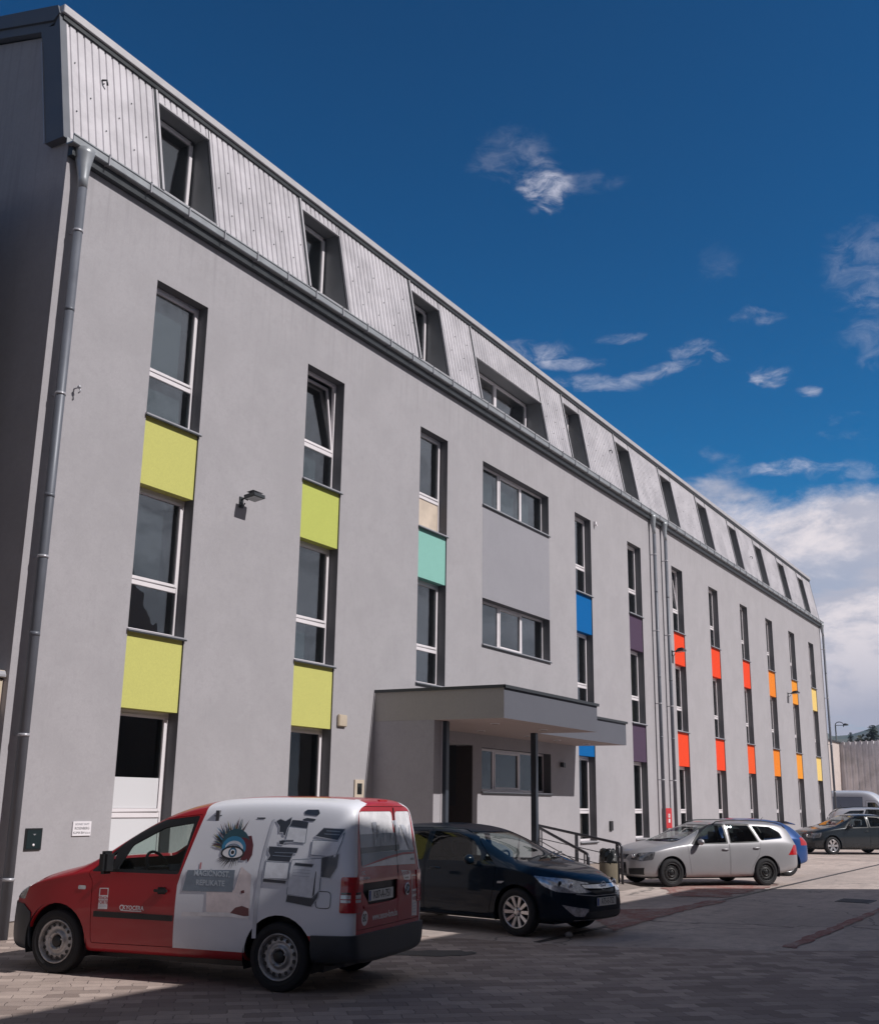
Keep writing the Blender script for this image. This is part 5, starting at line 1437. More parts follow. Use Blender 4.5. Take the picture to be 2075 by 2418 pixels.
def opel_regions(SD):
    R = []
    for sg in (-1, 1):
        F = SD(sg)
        d1 = [(2.20, .26), (2.30, .62), (2.33, .93), (2.10, 1.10), (1.80, 1.33), (1.50, 1.425), (1.02, 1.445), (1.02, .27)]
        d2 = [(1.0, .27), (1.0, 1.445), (.6, 1.43), (.15, 1.36), (-.02, 1.25), (.05, 1.0), (.42, .62), (.46, .27)]
        side_seams(R, F, sg, [d1, d2], 'd')
        R.append(('window', 'S', rnd_poly([(2.03, .99), (1.99, 1.10), (1.78, 1.28), (1.48, 1.375), (1.06, 1.39), (1.05, .965)], .03), F, dict(mat=CGLASSD, off=-.006, thick=0, parent='doord0%d' % sg, key='w1%d' % sg)))
        R.append(('quarter_window', 'S', [(2.26, .985), (2.08, 1.10), (2.07, .99)], F, dict(mat=CGLASS, off=-.006, thick=0, parent='doord0%d' % sg, key='wq%d' % sg)))
        R.append(('window', 'S', rnd_poly([(.96, .965), (.96, 1.39), (.6, 1.375), (.24, 1.30), (.20, 1.0)], .03), F, dict(mat=CGLASSD, off=-.006, thick=0, parent='doord1%d' % sg, key='w2%d' % sg)))
        R.append(('headlamp', 'S', rnd_poly([(2.97, .83), (3.35, .79), (3.75, .66), (3.55, .605), (3.30, .625), (3.12, .70)], .02), (lambda s: (lambda c, n: c.x > 2.8 and c.y * s > .30))(sg), dict(mat=HEADL, off=.003, thick=.02, key='hl%d' % sg)))
        R.append(('fog_lamp', 'S', rnd_poly([(3.36, .46), (3.62, .40), (3.62, .29), (3.50, .30)], .02), (lambda s: (lambda c, n: c.x > 3.2 and c.y * s > .42))(sg), dict(mat=HEADL, off=-.004, thick=.01, key='fl%d' % sg)))
        R.append(('tail_lamp', 'S', [(-.45, .80), (-.45, 1.0), (-1, 1.02), (-1, .80)], (lambda s: (lambda c, n: c.x < -.4 and c.y * s > .45))(sg), dict(mat=LAMPRED, off=.004, key='tl%d' % sg)))
    R.append(('windscreen', 'K', rnd_poly([(-.66, 1.00), (-.52, 1.39), (.52, 1.39), (.66, 1.00)], .05), lambda c, n: 1.4 < c.x < 3.0 and n.x > .15 and n.z > .15, dict(mat=CGLASS, off=-.006, thick=0)))
    R.append(('rear_window', 'K', rnd_poly([(-.56, 1.05), (-.45, 1.38), (.45, 1.38), (.56, 1.05)], .05), lambda c, n: c.x < .1 and n.x < -.15 and n.z > .1, dict(mat=CGLASSD, off=-.006, thick=0)))
    R.append(('grille', 'K', rnd_poly([(-.40, .655), (-.46, .72), (.46, .72), (.40, .655), (.25, .585), (-.25, .585)], .03), lambda c, n: c.x > 3.2 and n.x > .2, dict(mat=BLACK, off=-.015, thick=-.02)))
    R.append(('lower_grille', 'K', rnd_poly([(-.52, .22), (-.46, .36), (.46, .36), (.52, .22)], .03), lambda c, n: c.x > 3.2 and n.x > .2, dict(mat=BLACK, off=-.01, thick=-.01)))
    return R


def opel_extra(E, bvh, objs):
    car_common(E, bvh, objs, (1.92, .98, 1.01), [(1.22, .86), (.28, .88)], NAVY)
    q = MB(); decal(bvh, [(-.44, .715), (.44, .715), (.42, .672), (.10, .66), (-.10, .66), (-.42, .672)], 'F', CHROME, .012, q, step=.05)
    q.build('grille_trim', E); q = MB()
    xx = bvh.ray_cast(Vector((9, 0, .69)), Vector((-1, 0, 0)))[0].x + .016
    q.tube([(xx, .058 * cos(a), .69 + .058 * sin(a)) for a in [2 * pi * i / 20 for i in range(20)]], .006, CHROME, 6, closed=True)
    q.tube([(xx, -.085, .675), (xx, .03, .70), (xx, -.03, .68), (xx, .085, .705)], .006, CHROME, 6)
    q.build('emblem', E)
    q = MB(); decal(bvh, [(-.6, .255), (.6, .255), (.6, .24), (-.6, .24)], 'F', mat('trim_silver', (.35, .36, .38), .3, .5), .008, q, step=.08)
    decal(bvh, [(-.60, .60), (-.30, .575), (.30, .575), (.60, .60), (.60, .59), (.30, .562), (-.30, .562), (-.60, .59)], 'F', mat('trim_silver', (0, 0, 0)), .006, q, step=.08)
    q.build('bumper_trim', E)
    xp = bvh.ray_cast(Vector((9, 0, .48)), Vector((-1, 0, 0)))[0].x
    plate(E, (xp + .012, 0, .485), (0, 1, 0), 'A75-E-752', .52, .112)
    q = MB(); decal(bvh, rnd_poly([(2.50, .735), (2.38, .73), (2.37, .70), (2.46, .705)], .01), 'S', LAMPCLR, .010, q, sign=-1); q.build('side_indicator', E)
    for s_ in (1, -1):
        MB().tube([(2.62, s_ * .15, 1.035), (2.52, s_ * .1 + .35, 1.075), (2.44, s_ * .1 + .62, 1.10)], .010, BLACK, 6).build('wiper', E)
        h = MB(); hx = bvh.ray_cast(Vector((9, s_ * .60, .70)), Vector((-1, 0, 0)))[0]
        h.sphere((hx.x + .002, s_ * .60, .70), .055, CHROME, 14, 8, (.4, 1, 1)); hx = bvh.ray_cast(Vector((9, s_ * .72, .73)), Vector((-1, 0, 0)))[0]
        h.build('lens', objs['hl%d' % s_]); h = MB()
        if hx: h.sphere((hx.x + .0, s_ * .72, .725), .045, BLACK, 14, 8, (.4, 1, 1))
        h.build('lens', objs['hl%d' % s_])
    seats(E, [.95, .1], mat('seat_cloth', (0, 0, 0)), wheel_x=1.55, dash_x=1.95, dz=.95, zb=.30)
    MB().sphere((2.6, -.55, .10), .06, mat('stone', (0, 0, 0)), 8, 6, (1, 1, .6))


OPEL = dict(
    xs=[-.79, -.775, -.70, -.55, -.35, -.1, .15, .45, .8, 1.15, 1.45, 1.7, 1.95, 2.2, 2.42, 2.62, 2.8, 3.0, 3.2, 3.36, 3.48, 3.56, 3.61, 3.63],
    zb=[(-.79, .34), (-.4, .26), (0, .2), (2.6, .185), (3.3, .19), (3.63, .26)],
    zt=[(-.79, .98), (-.70, 1.07), (-.45, 1.26), (-.15, 1.40), (.3, 1.485), (.9, 1.51), (1.3, 1.485), (1.7, 1.395), (2.1, 1.235), (2.45, 1.085), (2.65, 1.02), (2.9, .975), (3.2, .90), (3.42, .82), (3.55, .73), (3.63, .62)],
    w=[(-.79, .70), (-.70, .80), (-.4, .88), (0, .905), (2.7, .905), (3.0, .89), (3.25, .82), (3.42, .71), (3.55, .56), (3.63, .40)],
    zs=[(-.79, .86), (-.4, .98), (.2, .97), (1.0, .95), (2.2, .94), (2.6, .90), (3.0, .83), (3.3, .73), (3.5, .62), (3.63, .50)],
    zr=[(-.79, .95), (-.6, 1.12), (-.3, 1.28), (.1, 1.39), (.8, 1.425), (1.3, 1.40), (1.7, 1.30), (2.1, 1.14), (2.45, 1.00), (2.7, .945), (3.0, .885), (3.3, .79), (3.5, .69), (3.63, .56)],
    wt=[(-.79, .54), (-.5, .60), (0, .66), (.8, .69), (1.3, .68), (1.8, .69), (2.3, .74), (2.6, .79), (2.9, .77), (3.2, .66), (3.45, .50), (3.63, .32)],
    wm=2.685, hw=.905, ar=.37, R=.325, rim='alloy', paint=NAVY, regions=opel_regions, extra=opel_extra, crease=.45)
hd_ = radians(-98.0)
fx, fy = 14.86, 7.44   # front right wheel on the ground
lx, ly = 2.685, -.86
OP = (fx - (cos(hd_) * lx - sin(hd_) * ly), fy - (sin(hd_) * lx + cos(hd_) * ly), hd_)
make_car('parked_car', OPEL, OP, 'dark navy hatchback parked between the red van and the entrance ramp', 'car')

SILVER = paint('estate_silver', (.43, .425, .44), .5, .40, .12, .4)


def golf_regions(SD, dark=False):
    R = []
    for sg in (1, -1):
        F = SD(sg)
        d1 = [(2.06, .25), (2.12, .62), (2.15, .92), (1.9, 1.08), (1.68, 1.29), (1.4, 1.40), (1.015, 1.425), (1.015, .25)]
        d2 = [(1.0, .25), (1.0, 1.425), (.55, 1.42), (.27, 1.40), (.12, .95), (.20, .70), (.40, .42), (.42, .25)]
        side_seams(R, F, sg, [d1, d2], 'd')
        R.append(('window_trim', 'S', rnd_poly([(2.05, .93), (1.62, 1.30), (1.42, 1.39), (1.03, 1.41), (1.03, .955)], .03), F, dict(mat=BLACK, off=-.001, thick=0, parent='doord0%d' % sg, key='t1%d' % sg)))
        R.append(('window_trim', 'S', rnd_poly([(.985, .965), (.985, 1.41), (.33, 1.405), (.155, .99)], .03), F, dict(mat=BLACK, off=-.001, thick=0, parent='doord1%d' % sg, key='t2%d' % sg)))
        R.append(('window', 'S', rnd_poly([(1.96, .955), (1.60, 1.26), (1.40, 1.355), (1.08, 1.375), (1.07, .985)], .03), F, dict(mat=CGLASSD, off=-.006, thick=0, parent='doord0%d' % sg, key='w1%d' % sg)))
        R.append(('window', 'S', rnd_poly([(.95, .99), (.95, 1.375), (.37, 1.375), (.20, 1.02)], .03), F, dict(mat=CGLASSD, off=-.006, thick=0, parent='doord1%d' % sg, key='w2%d' % sg)))
        R.append(('rear_side_window', 'S', rnd_poly([(.10, 1.03), (.27, 1.37), (-.25, 1.345), (-.50, 1.22), (-.55, 1.08)], .05), F, dict(mat=CGLASSD, off=-.006, thick=0, key='w3%d' % sg)))
        R.append(('headlamp', 'S', rnd_poly([(2.98, .775), (3.28, .74), (3.45, .60), (3.30, .565), (3.05, .60)], .03), (lambda s: (lambda c, n: c.x > 2.85 and c.y * s > .34))(sg), dict(mat=HEADG, off=.003, thick=.02, key='hl%d' % sg)))
        R.append(('tail_lamp', 'S', [(-.66, .70), (-.86, .93), (-1.3, .93), (-1.3, .70)], (lambda s: (lambda c, n: c.x < -.6 and c.y * s > .50))(sg), dict(mat=LAMPRED, off=.004, key='tl%d' % sg)))
        R.append(('bumper_vent', 'K', [(sg * .45, .27), (sg * .45, .40), (sg * .74, .42), (sg * .72, .27)], lambda c, n: c.x > 2.9 and n.x > .1, dict(mat=BLACK, off=-.006, thick=-.01, key='bv%d' % sg)))
    R.append(('windscreen', 'K', rnd_poly([(-.67, .99), (-.54, 1.385), (.54, 1.385), (.67, .99)], .05), lambda c, n: 1.2 < c.x < 2.8 and n.x > .15 and n.z > .15, dict(mat=CGLASS, off=-.006, thick=0)))
    R.append(('rear_window', 'K', rnd_poly([(-.58, 1.0), (-.5, 1.36), (.5, 1.36), (.58, 1.0)], .05), lambda c, n: c.x < -.6 and n.x < -.3, dict(mat=CGLASSD, off=-.006, thick=0)))
    R.append(('grille', 'K', rnd_poly([(-.32, .60), (-.37, .70), (.37, .70), (.32, .60)], .02), lambda c, n: c.x > 3.1 and n.x > .2, dict(mat=BLACK, off=-.01, thick=-.02)))
    R.append(('lower_grille', 'K', rnd_poly([(-.36, .26), (-.33, .53), (.33, .53), (.36, .26)], .02), lambda c, n: c.x > 3.1 and n.x > .2, dict(mat=BLACK, off=-.01, thick=-.02)))
    return R


def golf_extra(txt, PM, emblem='vw', rails=True):
    def fn(E, bvh, objs):
        car_common(E, bvh, objs, (1.86, .99, 1.0), [(1.13, .83), (.26, .86)], PM)
        X = lambda y, z: bvh.ray_cast(Vector((9, y, z)), Vector((-1, 0, 0)))[0].x
        q = MB()
        for z in (.625, .66, .69):
            q.tube([(X(y, z) + .006, y, z) for y in (-.32, -.16, 0, .16, .32)], .005, CHROME, 6)
        xx = X(0, .66) + .022
        q.tube([(xx, .05 * cos(a), .66 + .05 * sin(a)) for a in [2 * pi * i / 20 for i in range(20)]], .006, CHROME, 6, closed=True)
        for pts in (((-.025, .03), (0, -.0), (.025, .03)), ((-.036, .01), (-.016, -.035), (0, .0), (.016, -.035), (.036, .01))):
            q.tube([(xx, a_, .66 + b_) for a_, b_ in pts], .005, CHROME, 6)
        q.build('emblem', E)
        plate(E, (X(0, .44) + .014, 0, .44), (0, 1, 0), txt, .52, .112)
        q = MB()
        for z in (.31, .35, .39): q.tube([(X(y, z) + .004, y, z) for y in (-.33, 0, .33)], .006, BLACK, 6)
        q.build('grille_bar', E)
        if rails:
            for s_ in (1, -1):
                P = []
                for x in (1.28, 1.18, .9, .4, -.1, -.55, -.70, -.78):
                    h = bvh.ray_cast(Vector((x, s_ * .60, 3)), Vector((0, 0, -1)))[0]; P.append((x, s_ * .60, h.z + (0. if x in (1.28, -.78) else .042)))
                MB().tube(P, .014, BLACK, 8).build('roof_rail', E)
        for s_ in (1, -1):
            h = MB(); hx = bvh.ray_cast(Vector((9, s_ * .50, .665)), Vector((-1, 0, 0)))[0]; h.sphere((hx.x, s_ * .50, .665), .06, CHROME, 14, 8, (.4, 1, 1))
            h.build('lens', objs['hl%d' % s_]); h = MB()
            hx = bvh.ray_cast(Vector((9, s_ * .62, .68)), Vector((-1, 0, 0)))[0]; h.sphere((hx.x, s_ * .62, .68), .05, BLACK, 14, 8, (.4, 1, 1)); h.build('lens', objs['hl%d' % s_])
            MB().tube([(2.48, s_ * .12, 1.005), (2.36, s_ * .1 + .32, 1.05), (2.3, s_ * .1 + .58, 1.07)], .009, BLACK, 6).build('wiper', E)
        seats(E, [.85, .0], mat('seat_cloth', (0, 0, 0)), wheel_x=1.45, dash_x=1.85, dz=.93, zb=.30)
        MB().tube([(-.45, .1, 1.48), (-.52, .1, 1.56)], .006, BLACK, 6).build('aerial', E)
    return fn


GOLF = dict(
    xs=[-1.05, -1.03, -.96, -.82, -.6, -.35, 0, .35, .7, 1.05, 1.3, 1.55, 1.8, 2.05, 2.25, 2.42, 2.6, 2.85, 3.05, 3.22, 3.34, 3.42, 3.47, 3.49],
    zb=[(-1.05, .38), (-.6, .28), (0, .2), (2.5, .19), (3.2, .2), (3.49, .26)],
    zt=[(-1.05, 1.0), (-.98, 1.14), (-.85, 1.33), (-.7, 1.42), (-.3, 1.465), (.3, 1.485), (.9, 1.48), (1.25, 1.44), (1.6, 1.33), (1.95, 1.185), (2.25, 1.06), (2.42, 1.01), (2.7, .97), (3.0, .90), (3.22, .83), (3.38, .76), (3.49, .66)],
    w=[(-1.05, .66), (-.98, .76), (-.8, .84), (-.4, .875), (0, .89), (2.6, .89), (2.9, .875), (3.12, .81), (3.28, .72), (3.4, .60), (3.49, .45)],
    zs=[(-1.05, .90), (-.6, 1.0), (.2, .985), (1.0, .96), (2.05, .93), (2.45, .885), (2.85, .81), (3.15, .73), (3.35, .65), (3.49, .54)],
    zr=[(-1.05, .97), (-.95, 1.12), (-.8, 1.30), (-.6, 1.36), (0, 1.40), (.9, 1.405), (1.3, 1.36), (1.6, 1.25), (1.95, 1.10), (2.25, .985), (2.5, .935), (2.85, .875), (3.1, .81), (3.3, .74), (3.49, .60)],
    wt=[(-1.05, .54), (-.7, .66), (0, .70), (.9, .70), (1.3, .69), (1.7, .70), (2.1, .73), (2.4, .78), (2.7, .77), (3.0, .70), (3.25, .56), (3.49, .36)],
    wm=2.578, hw=.888, ar=.36, R=.315, rim='dark', paint=SILVER, regions=golf_regions, extra=golf_extra('T57-E-877', SILVER), crease=.4)
make_car('parked_car', GOLF, (28.25, 7.92, radians(140.7)), 'silver estate car with roof rails and black steel wheels parked beside the entrance ramp', 'car')

BLUEP = paint('hatchback_blue', (.004, .06, .24), .2, .3, .1)
ASTRAB = dict(OPEL); ASTRAB.update(paint=BLUEP, rim='alloy')


def blue_extra(E, bvh, objs):
    car_common(E, bvh, objs, (1.92, .98, 1.01), [(1.22, .86), (.28, .88)], BLUEP)
    plate(E, (-.805, 0, .88), (0, -1, 0), 'E14-J-206', .5, .11)
    MB().prism([(-.42, 1.36), (-.62, 1.33), (-.60, 1.355), (-.30, 1.43)], -.48, .48, 'y', BLUEP).build('roof_spoiler', E, bevel=.008)
    seats(E, [.95, .1], mat('seat_cloth', (0, 0, 0)), dash_x=1.95, dz=.95, zb=.30)


ASTRAB['extra'] = blue_extra
make_car('parked_car', ASTRAB, (32.55, 8.45, radians(141)), 'bright blue hatchback mostly hidden behind the silver estate car', 'car')

SKB = paint('saloon_black', (.018, .024, .030), .3, .22, .08)
OCT = dict(GOLF); OCT.update(paint=SKB, rim='alloy6', extra=golf_extra('M31-K-408', SKB, rails=False), scale=1.09,
    xs=[-1.05, -1.03, -.96, -.82, -.6, -.35, 0, .35, .7, 1.05, 1.3, 1.55, 1.8, 2.05, 2.25, 2.42, 2.6, 2.85, 3.05, 3.22, 3.34, 3.42, 3.47, 3.49],
    zt=[(-1.05, .98), (-.98, 1.02), (-.7, 1.08), (-.4, 1.22), (0, 1.37), (.4, 1.44), (.9, 1.46), (1.25, 1.43), (1.6, 1.33), (1.95, 1.185), (2.25, 1.06), (2.42, 1.01), (2.7, .97), (3.0, .90), (3.22, .85), (3.38, .80), (3.49, .70)],
    zr=[(-1.05, .95), (-.7, 1.02), (-.4, 1.14), (0, 1.27), (.4, 1.35), (.9, 1.38), (1.3, 1.345), (1.6, 1.25), (1.95, 1.10), (2.25, .985), (2.5, .935), (2.85, .875), (3.1, .83), (3.3, .78), (3.49, .64)])


def oct_regions(SD):
    R = []
    for r in golf_regions(SD):
        if r[0] in ('rear_side_window', 'rear_window'): continue
        if r[4].get('key', '').startswith('w2'): r = (r[0], r[1], rnd_poly([(.95, .99), (.95, 1.345), (.55, 1.325), (.18, 1.22), (.12, 1.02)], .03), r[3], r[4])
        if r[4].get('key', '').startswith('doord1'): r = (r[0], r[1], rnd_poly([(1.0, .25), (1.0, 1.38), (.5, 1.37), (.05, 1.24), (.03, .95), (.15, .70), (.40, .42), (.42, .25)], .03), r[3], r[4])
        if r[4].get('key', '').startswith('doord0'): r = (r[0], r[1], rnd_poly([(2.06, .25), (2.12, .62), (2.15, .92), (1.9, 1.08), (1.68, 1.26), (1.4, 1.36), (1.015, 1.385), (1.015, .25)], .03), r[3], r[4])
        R.append(r)
    return R


OCT['regions'] = oct_regions
make_car('parked_car', OCT, (50.25, 8.45, radians(135)), 'black saloon with six spoke silver wheels parked near the far building corner', 'car')
SILVER2 = paint('estate_pale_silver', (.50, .52, .57), .3, .4)
EST2 = dict(GOLF); EST2.update(paint=SILVER2, extra=golf_extra('K24-M-690', SILVER2), scale=1.25)
make_car('parked_car', EST2, (57.6, 10.7, radians(-74)), 'pale silver estate car with roof rails seen over the roof of the black saloon', 'car')

# ---- tall panel van behind
PV = paint('panel_van_white', (.62, .64, .70), 0, .35)


def pv_regions(SD):
    R = []
    for sg in (1, -1):
        F = SD(sg)
        R.append(('front_door', 'S', rnd_poly([(3.55, .5), (3.62, 1.2), (3.6, 1.45), (3.05, 2.22), (2.45, 2.22), (2.45, .5)], .05), F, dict(gap=.012, key='d%d' % sg, only={0})))
        R.append(('window', 'S', rnd_poly([(3.50, 1.42), (3.0, 2.12), (2.56, 2.12), (2.56, 1.40)], .06), F, dict(mat=CGLASSD, off=-.01, thick=0, parent='d%d' % sg, key='w%d' % sg)))
        R.append(('side_panel', 'S', [(-.95, .95), (-.95, 2.42), (2.3, 2.42), (2.3, .95)], F, dict(mat=mat('panel_van_side_shade', (.20, .23, .30), .4, coat=.5, var=.04), gap=.015, key='sp%d' % sg, only={0}, off=-.004)))  # shade on the white van's side is put into a darker colour
    R.append(('windscreen', 'K', rnd_poly([(-.85, 1.45), (-.75, 2.1), (.75, 2.1), (.85, 1.45)], .05), lambda c, n: 2.6 < c.x < 4.3 and n.x > .15, dict(mat=CGLASSD, off=-.01, thick=0)))
    return R


def pv_extra(E, bvh, objs):
    for s_ in (1, -1):
        MB().sphere((3.55, s_ * 1.22, 1.55), .17, BLACK, 12, 8, (.5, .6, 1.2)).box(3.5, 3.58, s_ * 1.0, s_ * 1.18, 1.5, 1.56, BLACK).build('mirror', E)
    seats(E, [2.5], mat('seat_cloth', (0, 0, 0)), zb=.8)


PVS = dict(xs=[-1.05, -1.03, -.95, -.6, 0, .6, 1.2, 1.8, 2.3, 2.7, 3.0, 3.3, 3.6, 3.85, 4.1, 4.3, 4.42, 4.48],
    zb=[(-1.05, .45), (0, .35), (3.5, .3), (4.48, .35)], zt=[(-1.05, 2.70), (-.9, 2.76), (2.2, 2.78), (2.6, 2.74), (2.95, 2.55), (3.3, 2.15), (3.65, 1.72), (3.85, 1.50), (4.1, 1.32), (4.35, 1.10), (4.48, .9)],
    w=[(-1.05, .93), (-.95, 1.0), (3.8, 1.0), (4.1, .96), (4.3, .85), (4.48, .62)], zs=[(-1.05, 1.3), (3.3, 1.35), (3.8, 1.3), (4.2, 1.05), (4.48, .75)],
    zr=[(-1.05, 2.55), (2.3, 2.62), (2.7, 2.55), (3.0, 2.35), (3.3, 2.0), (3.65, 1.60), (3.9, 1.42), (4.2, 1.18), (4.48, .82)], wt=[(-1.05, .82), (2.3, .84), (3.0, .84), (3.5, .90), (4.0, .88), (4.3, .7), (4.48, .5)],
    wm=3.45, hw=1.0, ar=.40, R=.34, rim='dark', paint=PV, regions=pv_regions, extra=pv_extra, crease=.5, ws=.985)
make_car('panel_van', PVS, (68.6, 14.35, radians(-93)), 'tall white panel van with sides darkened as shade parked beyond the far end of the grey building', 'van')

# ------------------------------------------------------------------ bin by the ramp
BN = empty('litter_bin', (20.55, 8.35, 0), 0, label='round concrete litter bin with a black bag and a white label band', category='litter bin')
CB = plaster('bin_concrete', (.20, .17, .125), .4)
MB().lathe([(.0, .0), (.205, 0), (.205, .06), (.175, .24), (.172, .30), (.172, .74), (.160, .76), (.150, .755), (.148, .60), (0, .60)], CB, 32, Matrix.Rotation(radians(90), 4, 'X')).build('body', BN)
lab = MB(); n = 14
for i in range(n):
    a0, a1 = radians(150 + i * 130 / n), radians(150 + (i + 1) * 130 / n)
    lab.poly([(.176 * cos(a0), .176 * sin(a0), .27), (.176 * cos(a1), .176 * sin(a1), .27), (.176 * cos(a1), .176 * sin(a1), .36), (.176 * cos(a0), .176 * sin(a0), .36)], WHITE)
LB = lab.build('label_band', BN)
tx = MB()
for z, sz, s in ((.335, .035, 'KOMET'), (.295, .022, 'komunalna d.o.o')):
    aa = radians(203)
    textmesh(s, sz, INK, frame_mtx((.180 * cos(aa), .180 * sin(aa), z), (sin(aa), -cos(aa), 0) if False else (-sin(aa) * -1, cos(aa) * -1, 0), (0, 0, 1)), mb=tx)
tx.build('lettering', LB)
bag = MB(); rnd = random.Random(8)
R0 = []
for k, (rz, zz_) in enumerate(((.150, .68), (.176, .77), (.165, .86), (.150, .94), (.135, .99), (.10, 1.0), (.03, .97))):
    R0.append([(rz * (1 + rnd.uniform(-.13, .13)) * cos(2 * pi * j / 22), rz * (1 + rnd.uniform(-.13, .13)) * sin(2 * pi * j / 22), zz_ + rnd.uniform(-.02, .02)) for j in range(22)])
b0 = len(bag.v); k_ = bag.mi(mat('bin_bag', (.012, .014, .014), .28, bump=.5, bscale=25))
for row in R0: bag.v += row
for i in range(len(R0) - 1):
    for j in range(22): bag.f.append((b0 + i * 22 + j, b0 + i * 22 + (j + 1) % 22, b0 + (i + 1) * 22 + (j + 1) % 22, b0 + (i + 1) * 22 + j)); bag.m.append(k_); bag.sm.append(False)
bag.build('bin_bag', BN)
MB().tube([(.158 * cos(a), .158 * sin(a), .775) for a in [2 * pi * i / 24 for i in range(24)]], .008, FRAMEG, 6, closed=True).build('ring', BN)

# ------------------------------------------------------------------ building across the yard (casts the shade on the foreground)
AP = plaster('opposite_plaster', (.34, .31, .29), .15)
OB = empty('opposite_building', (0, 0, 0), 0, label='plain building across the yard, behind the viewpoint', category='building')
SH = .118
prof = [(-45, 0), (34.0, 0), (34.0, 4.0), (31.9, 4.0), (29.4, 7.27), (27.1, 10.30), (-45, 10.30)]
MB().prism(prof, -12.0, -3.0, 'y', AP).build('wall', OB)
MB().box(-45.3, 27.0, -12.3, -3.02, 10.31, 10.42, DARKM).build('roof', OB)
for i in range(14):
    for fl in range(3):
        x = -30 + i * 4.0
        if abs(x) < 1.2 and fl == 0: continue
        wo = MB().box(x - .65, x + .65, -2.995, -2.95, 1.0 + fl * 3.1, 2.6 + fl * 3.1, WHITE).build('window', OB)
        MB().box(x - .55, x + .55, -2.948, -2.942, 1.1 + fl * 3.1, 2.5 + fl * 3.1, mat('dark_pane', (.02, .025, .03), .05)).build('pane', wo)

NB = empty('gable_shade_block', (0, 0, 0), 0, label='unseen neighbouring block, made tall and close to darken the gable wall', category='building')  # out of view; height and nearness set to shade the gable
MB().box(-14, 8.5, 13.4, 34, 0, 11.0, plaster('shade_block_plaster', (.13, .12, .11), .15)).box(-14.2, 8.7, 13.3, 34.2, 11.0, 11.2, DARKM).build('wall', NB)

# ------------------------------------------------------------------ industrial hall beyond the far corner
HALL = empty('industrial_hall', (0, 0, 0), 0, label='pale concrete hall with a grey corrugated wall beyond the far end of the grey building', category='building')
PC = plaster('hall_concrete', (.62, .54, .50), .22)
CS = mat('corrugated_sheet', (.62, .60, .62), .5, .1, var=.22, vscale=.9, bump=.1)
HX_ = 85.0
MB().box(76.0, HX_, 16.5, 30, 0, 6.32, PC).box(75.8, HX_ + .2, 16.4, 30, 6.32, 6.42, DARKM).build('wall', HALL)
cs = MB(); y = 16.5; i = 0
while y > -6:
    yy = [(y, 0), (y - .16, 0), (y - .22, .09), (y - .33, .09), (y - .40, 0)]
    zt = 6.38 + (16.5 - y) * .035
    for a, b in zip(yy, yy[1:]):
        cs.poly([(HX_ - a[1], a[0], .2), (HX_ - b[1], b[0], .2), (HX_ - b[1], b[0], zt), (HX_ - a[1], a[0], zt)], CS)
    cs.box(HX_ - .11, HX_ - .085, y - .33, y - .22, zt, zt + .06, WHITE)
    y -= .40
cs.build('corrugated_wall', HALL)
MB().box(HX_ + .02, HX_ + 20, -6, 16.48, 0, 6.3, PC).build('hall_body', HALL)
MB().box(76.2, 85.0, 16.30, 16.45, 0, .1, PC)

# ------------------------------------------------------------------ street lamp behind the hall
LP = empty('street_lamp', (0, 0, 0), 0, label='dark curved street lamp rising behind the pale concrete wall', category='street lamp')
d_ = 112.0


def at(u, v, dist):
    d = r_ * ((u - 1037.5) / FPX) - u_ * ((v - 1209) / FPX) + f; k = dist / math.hypot(d.x, d.y); return Vector((d.x * k, d.y * k, EYE + d.z * k))


b_ = at(1974.7, 1749, d_); hgt = at(1973.5, 1712, d_).z; px_, py_ = b_.x, b_.y; rt_ = Vector((py_, -px_, 0)).normalized()
LP.location = (px_, py_, 0)
MB().tube([(0, 0, 0), (0, 0, hgt)], [.10, .06], DARKM, 8).build('pole', LP)
arc = [rt_ * (.36 - .36 * cos(a)) + Vector((0, 0, hgt + .26 * sin(a))) for a in [pi * i / 10 for i in range(11)]]
MB().tube([tuple(p) for p in arc], .04, DARKM, 8).tube([(0, 0, hgt - .05), tuple(rt_ * .72 + Vector((0, 0, hgt - .05)))], .03, DARKM, 6).tube([tuple(rt_ * .72 + Vector((0, 0, hgt))), tuple(rt_ * .72 + Vector((0, 0, hgt - .2)))], .045, DARKM, 6).build('arm', LP)
MB().tube([tuple(rt_ * .68 + Vector((0, 0, hgt - .02))), tuple(rt_ * .85 + Vector((0, 0, hgt + .03))), tuple(rt_ * 1.15 + Vector((0, 0, hgt)))], [.05, .12, .07], DARKM, 8).build('lamp_head', LP)

# ------------------------------------------------------------------ trees and hill
BARK = mat('bark', (.05, .04, .035), .9); NEED = mat('conifer_needles', (.018, .035, .022), .8, var=.4, vscale=2); TWIG = mat('bare_twigs', (.16, .13, .12), .9)


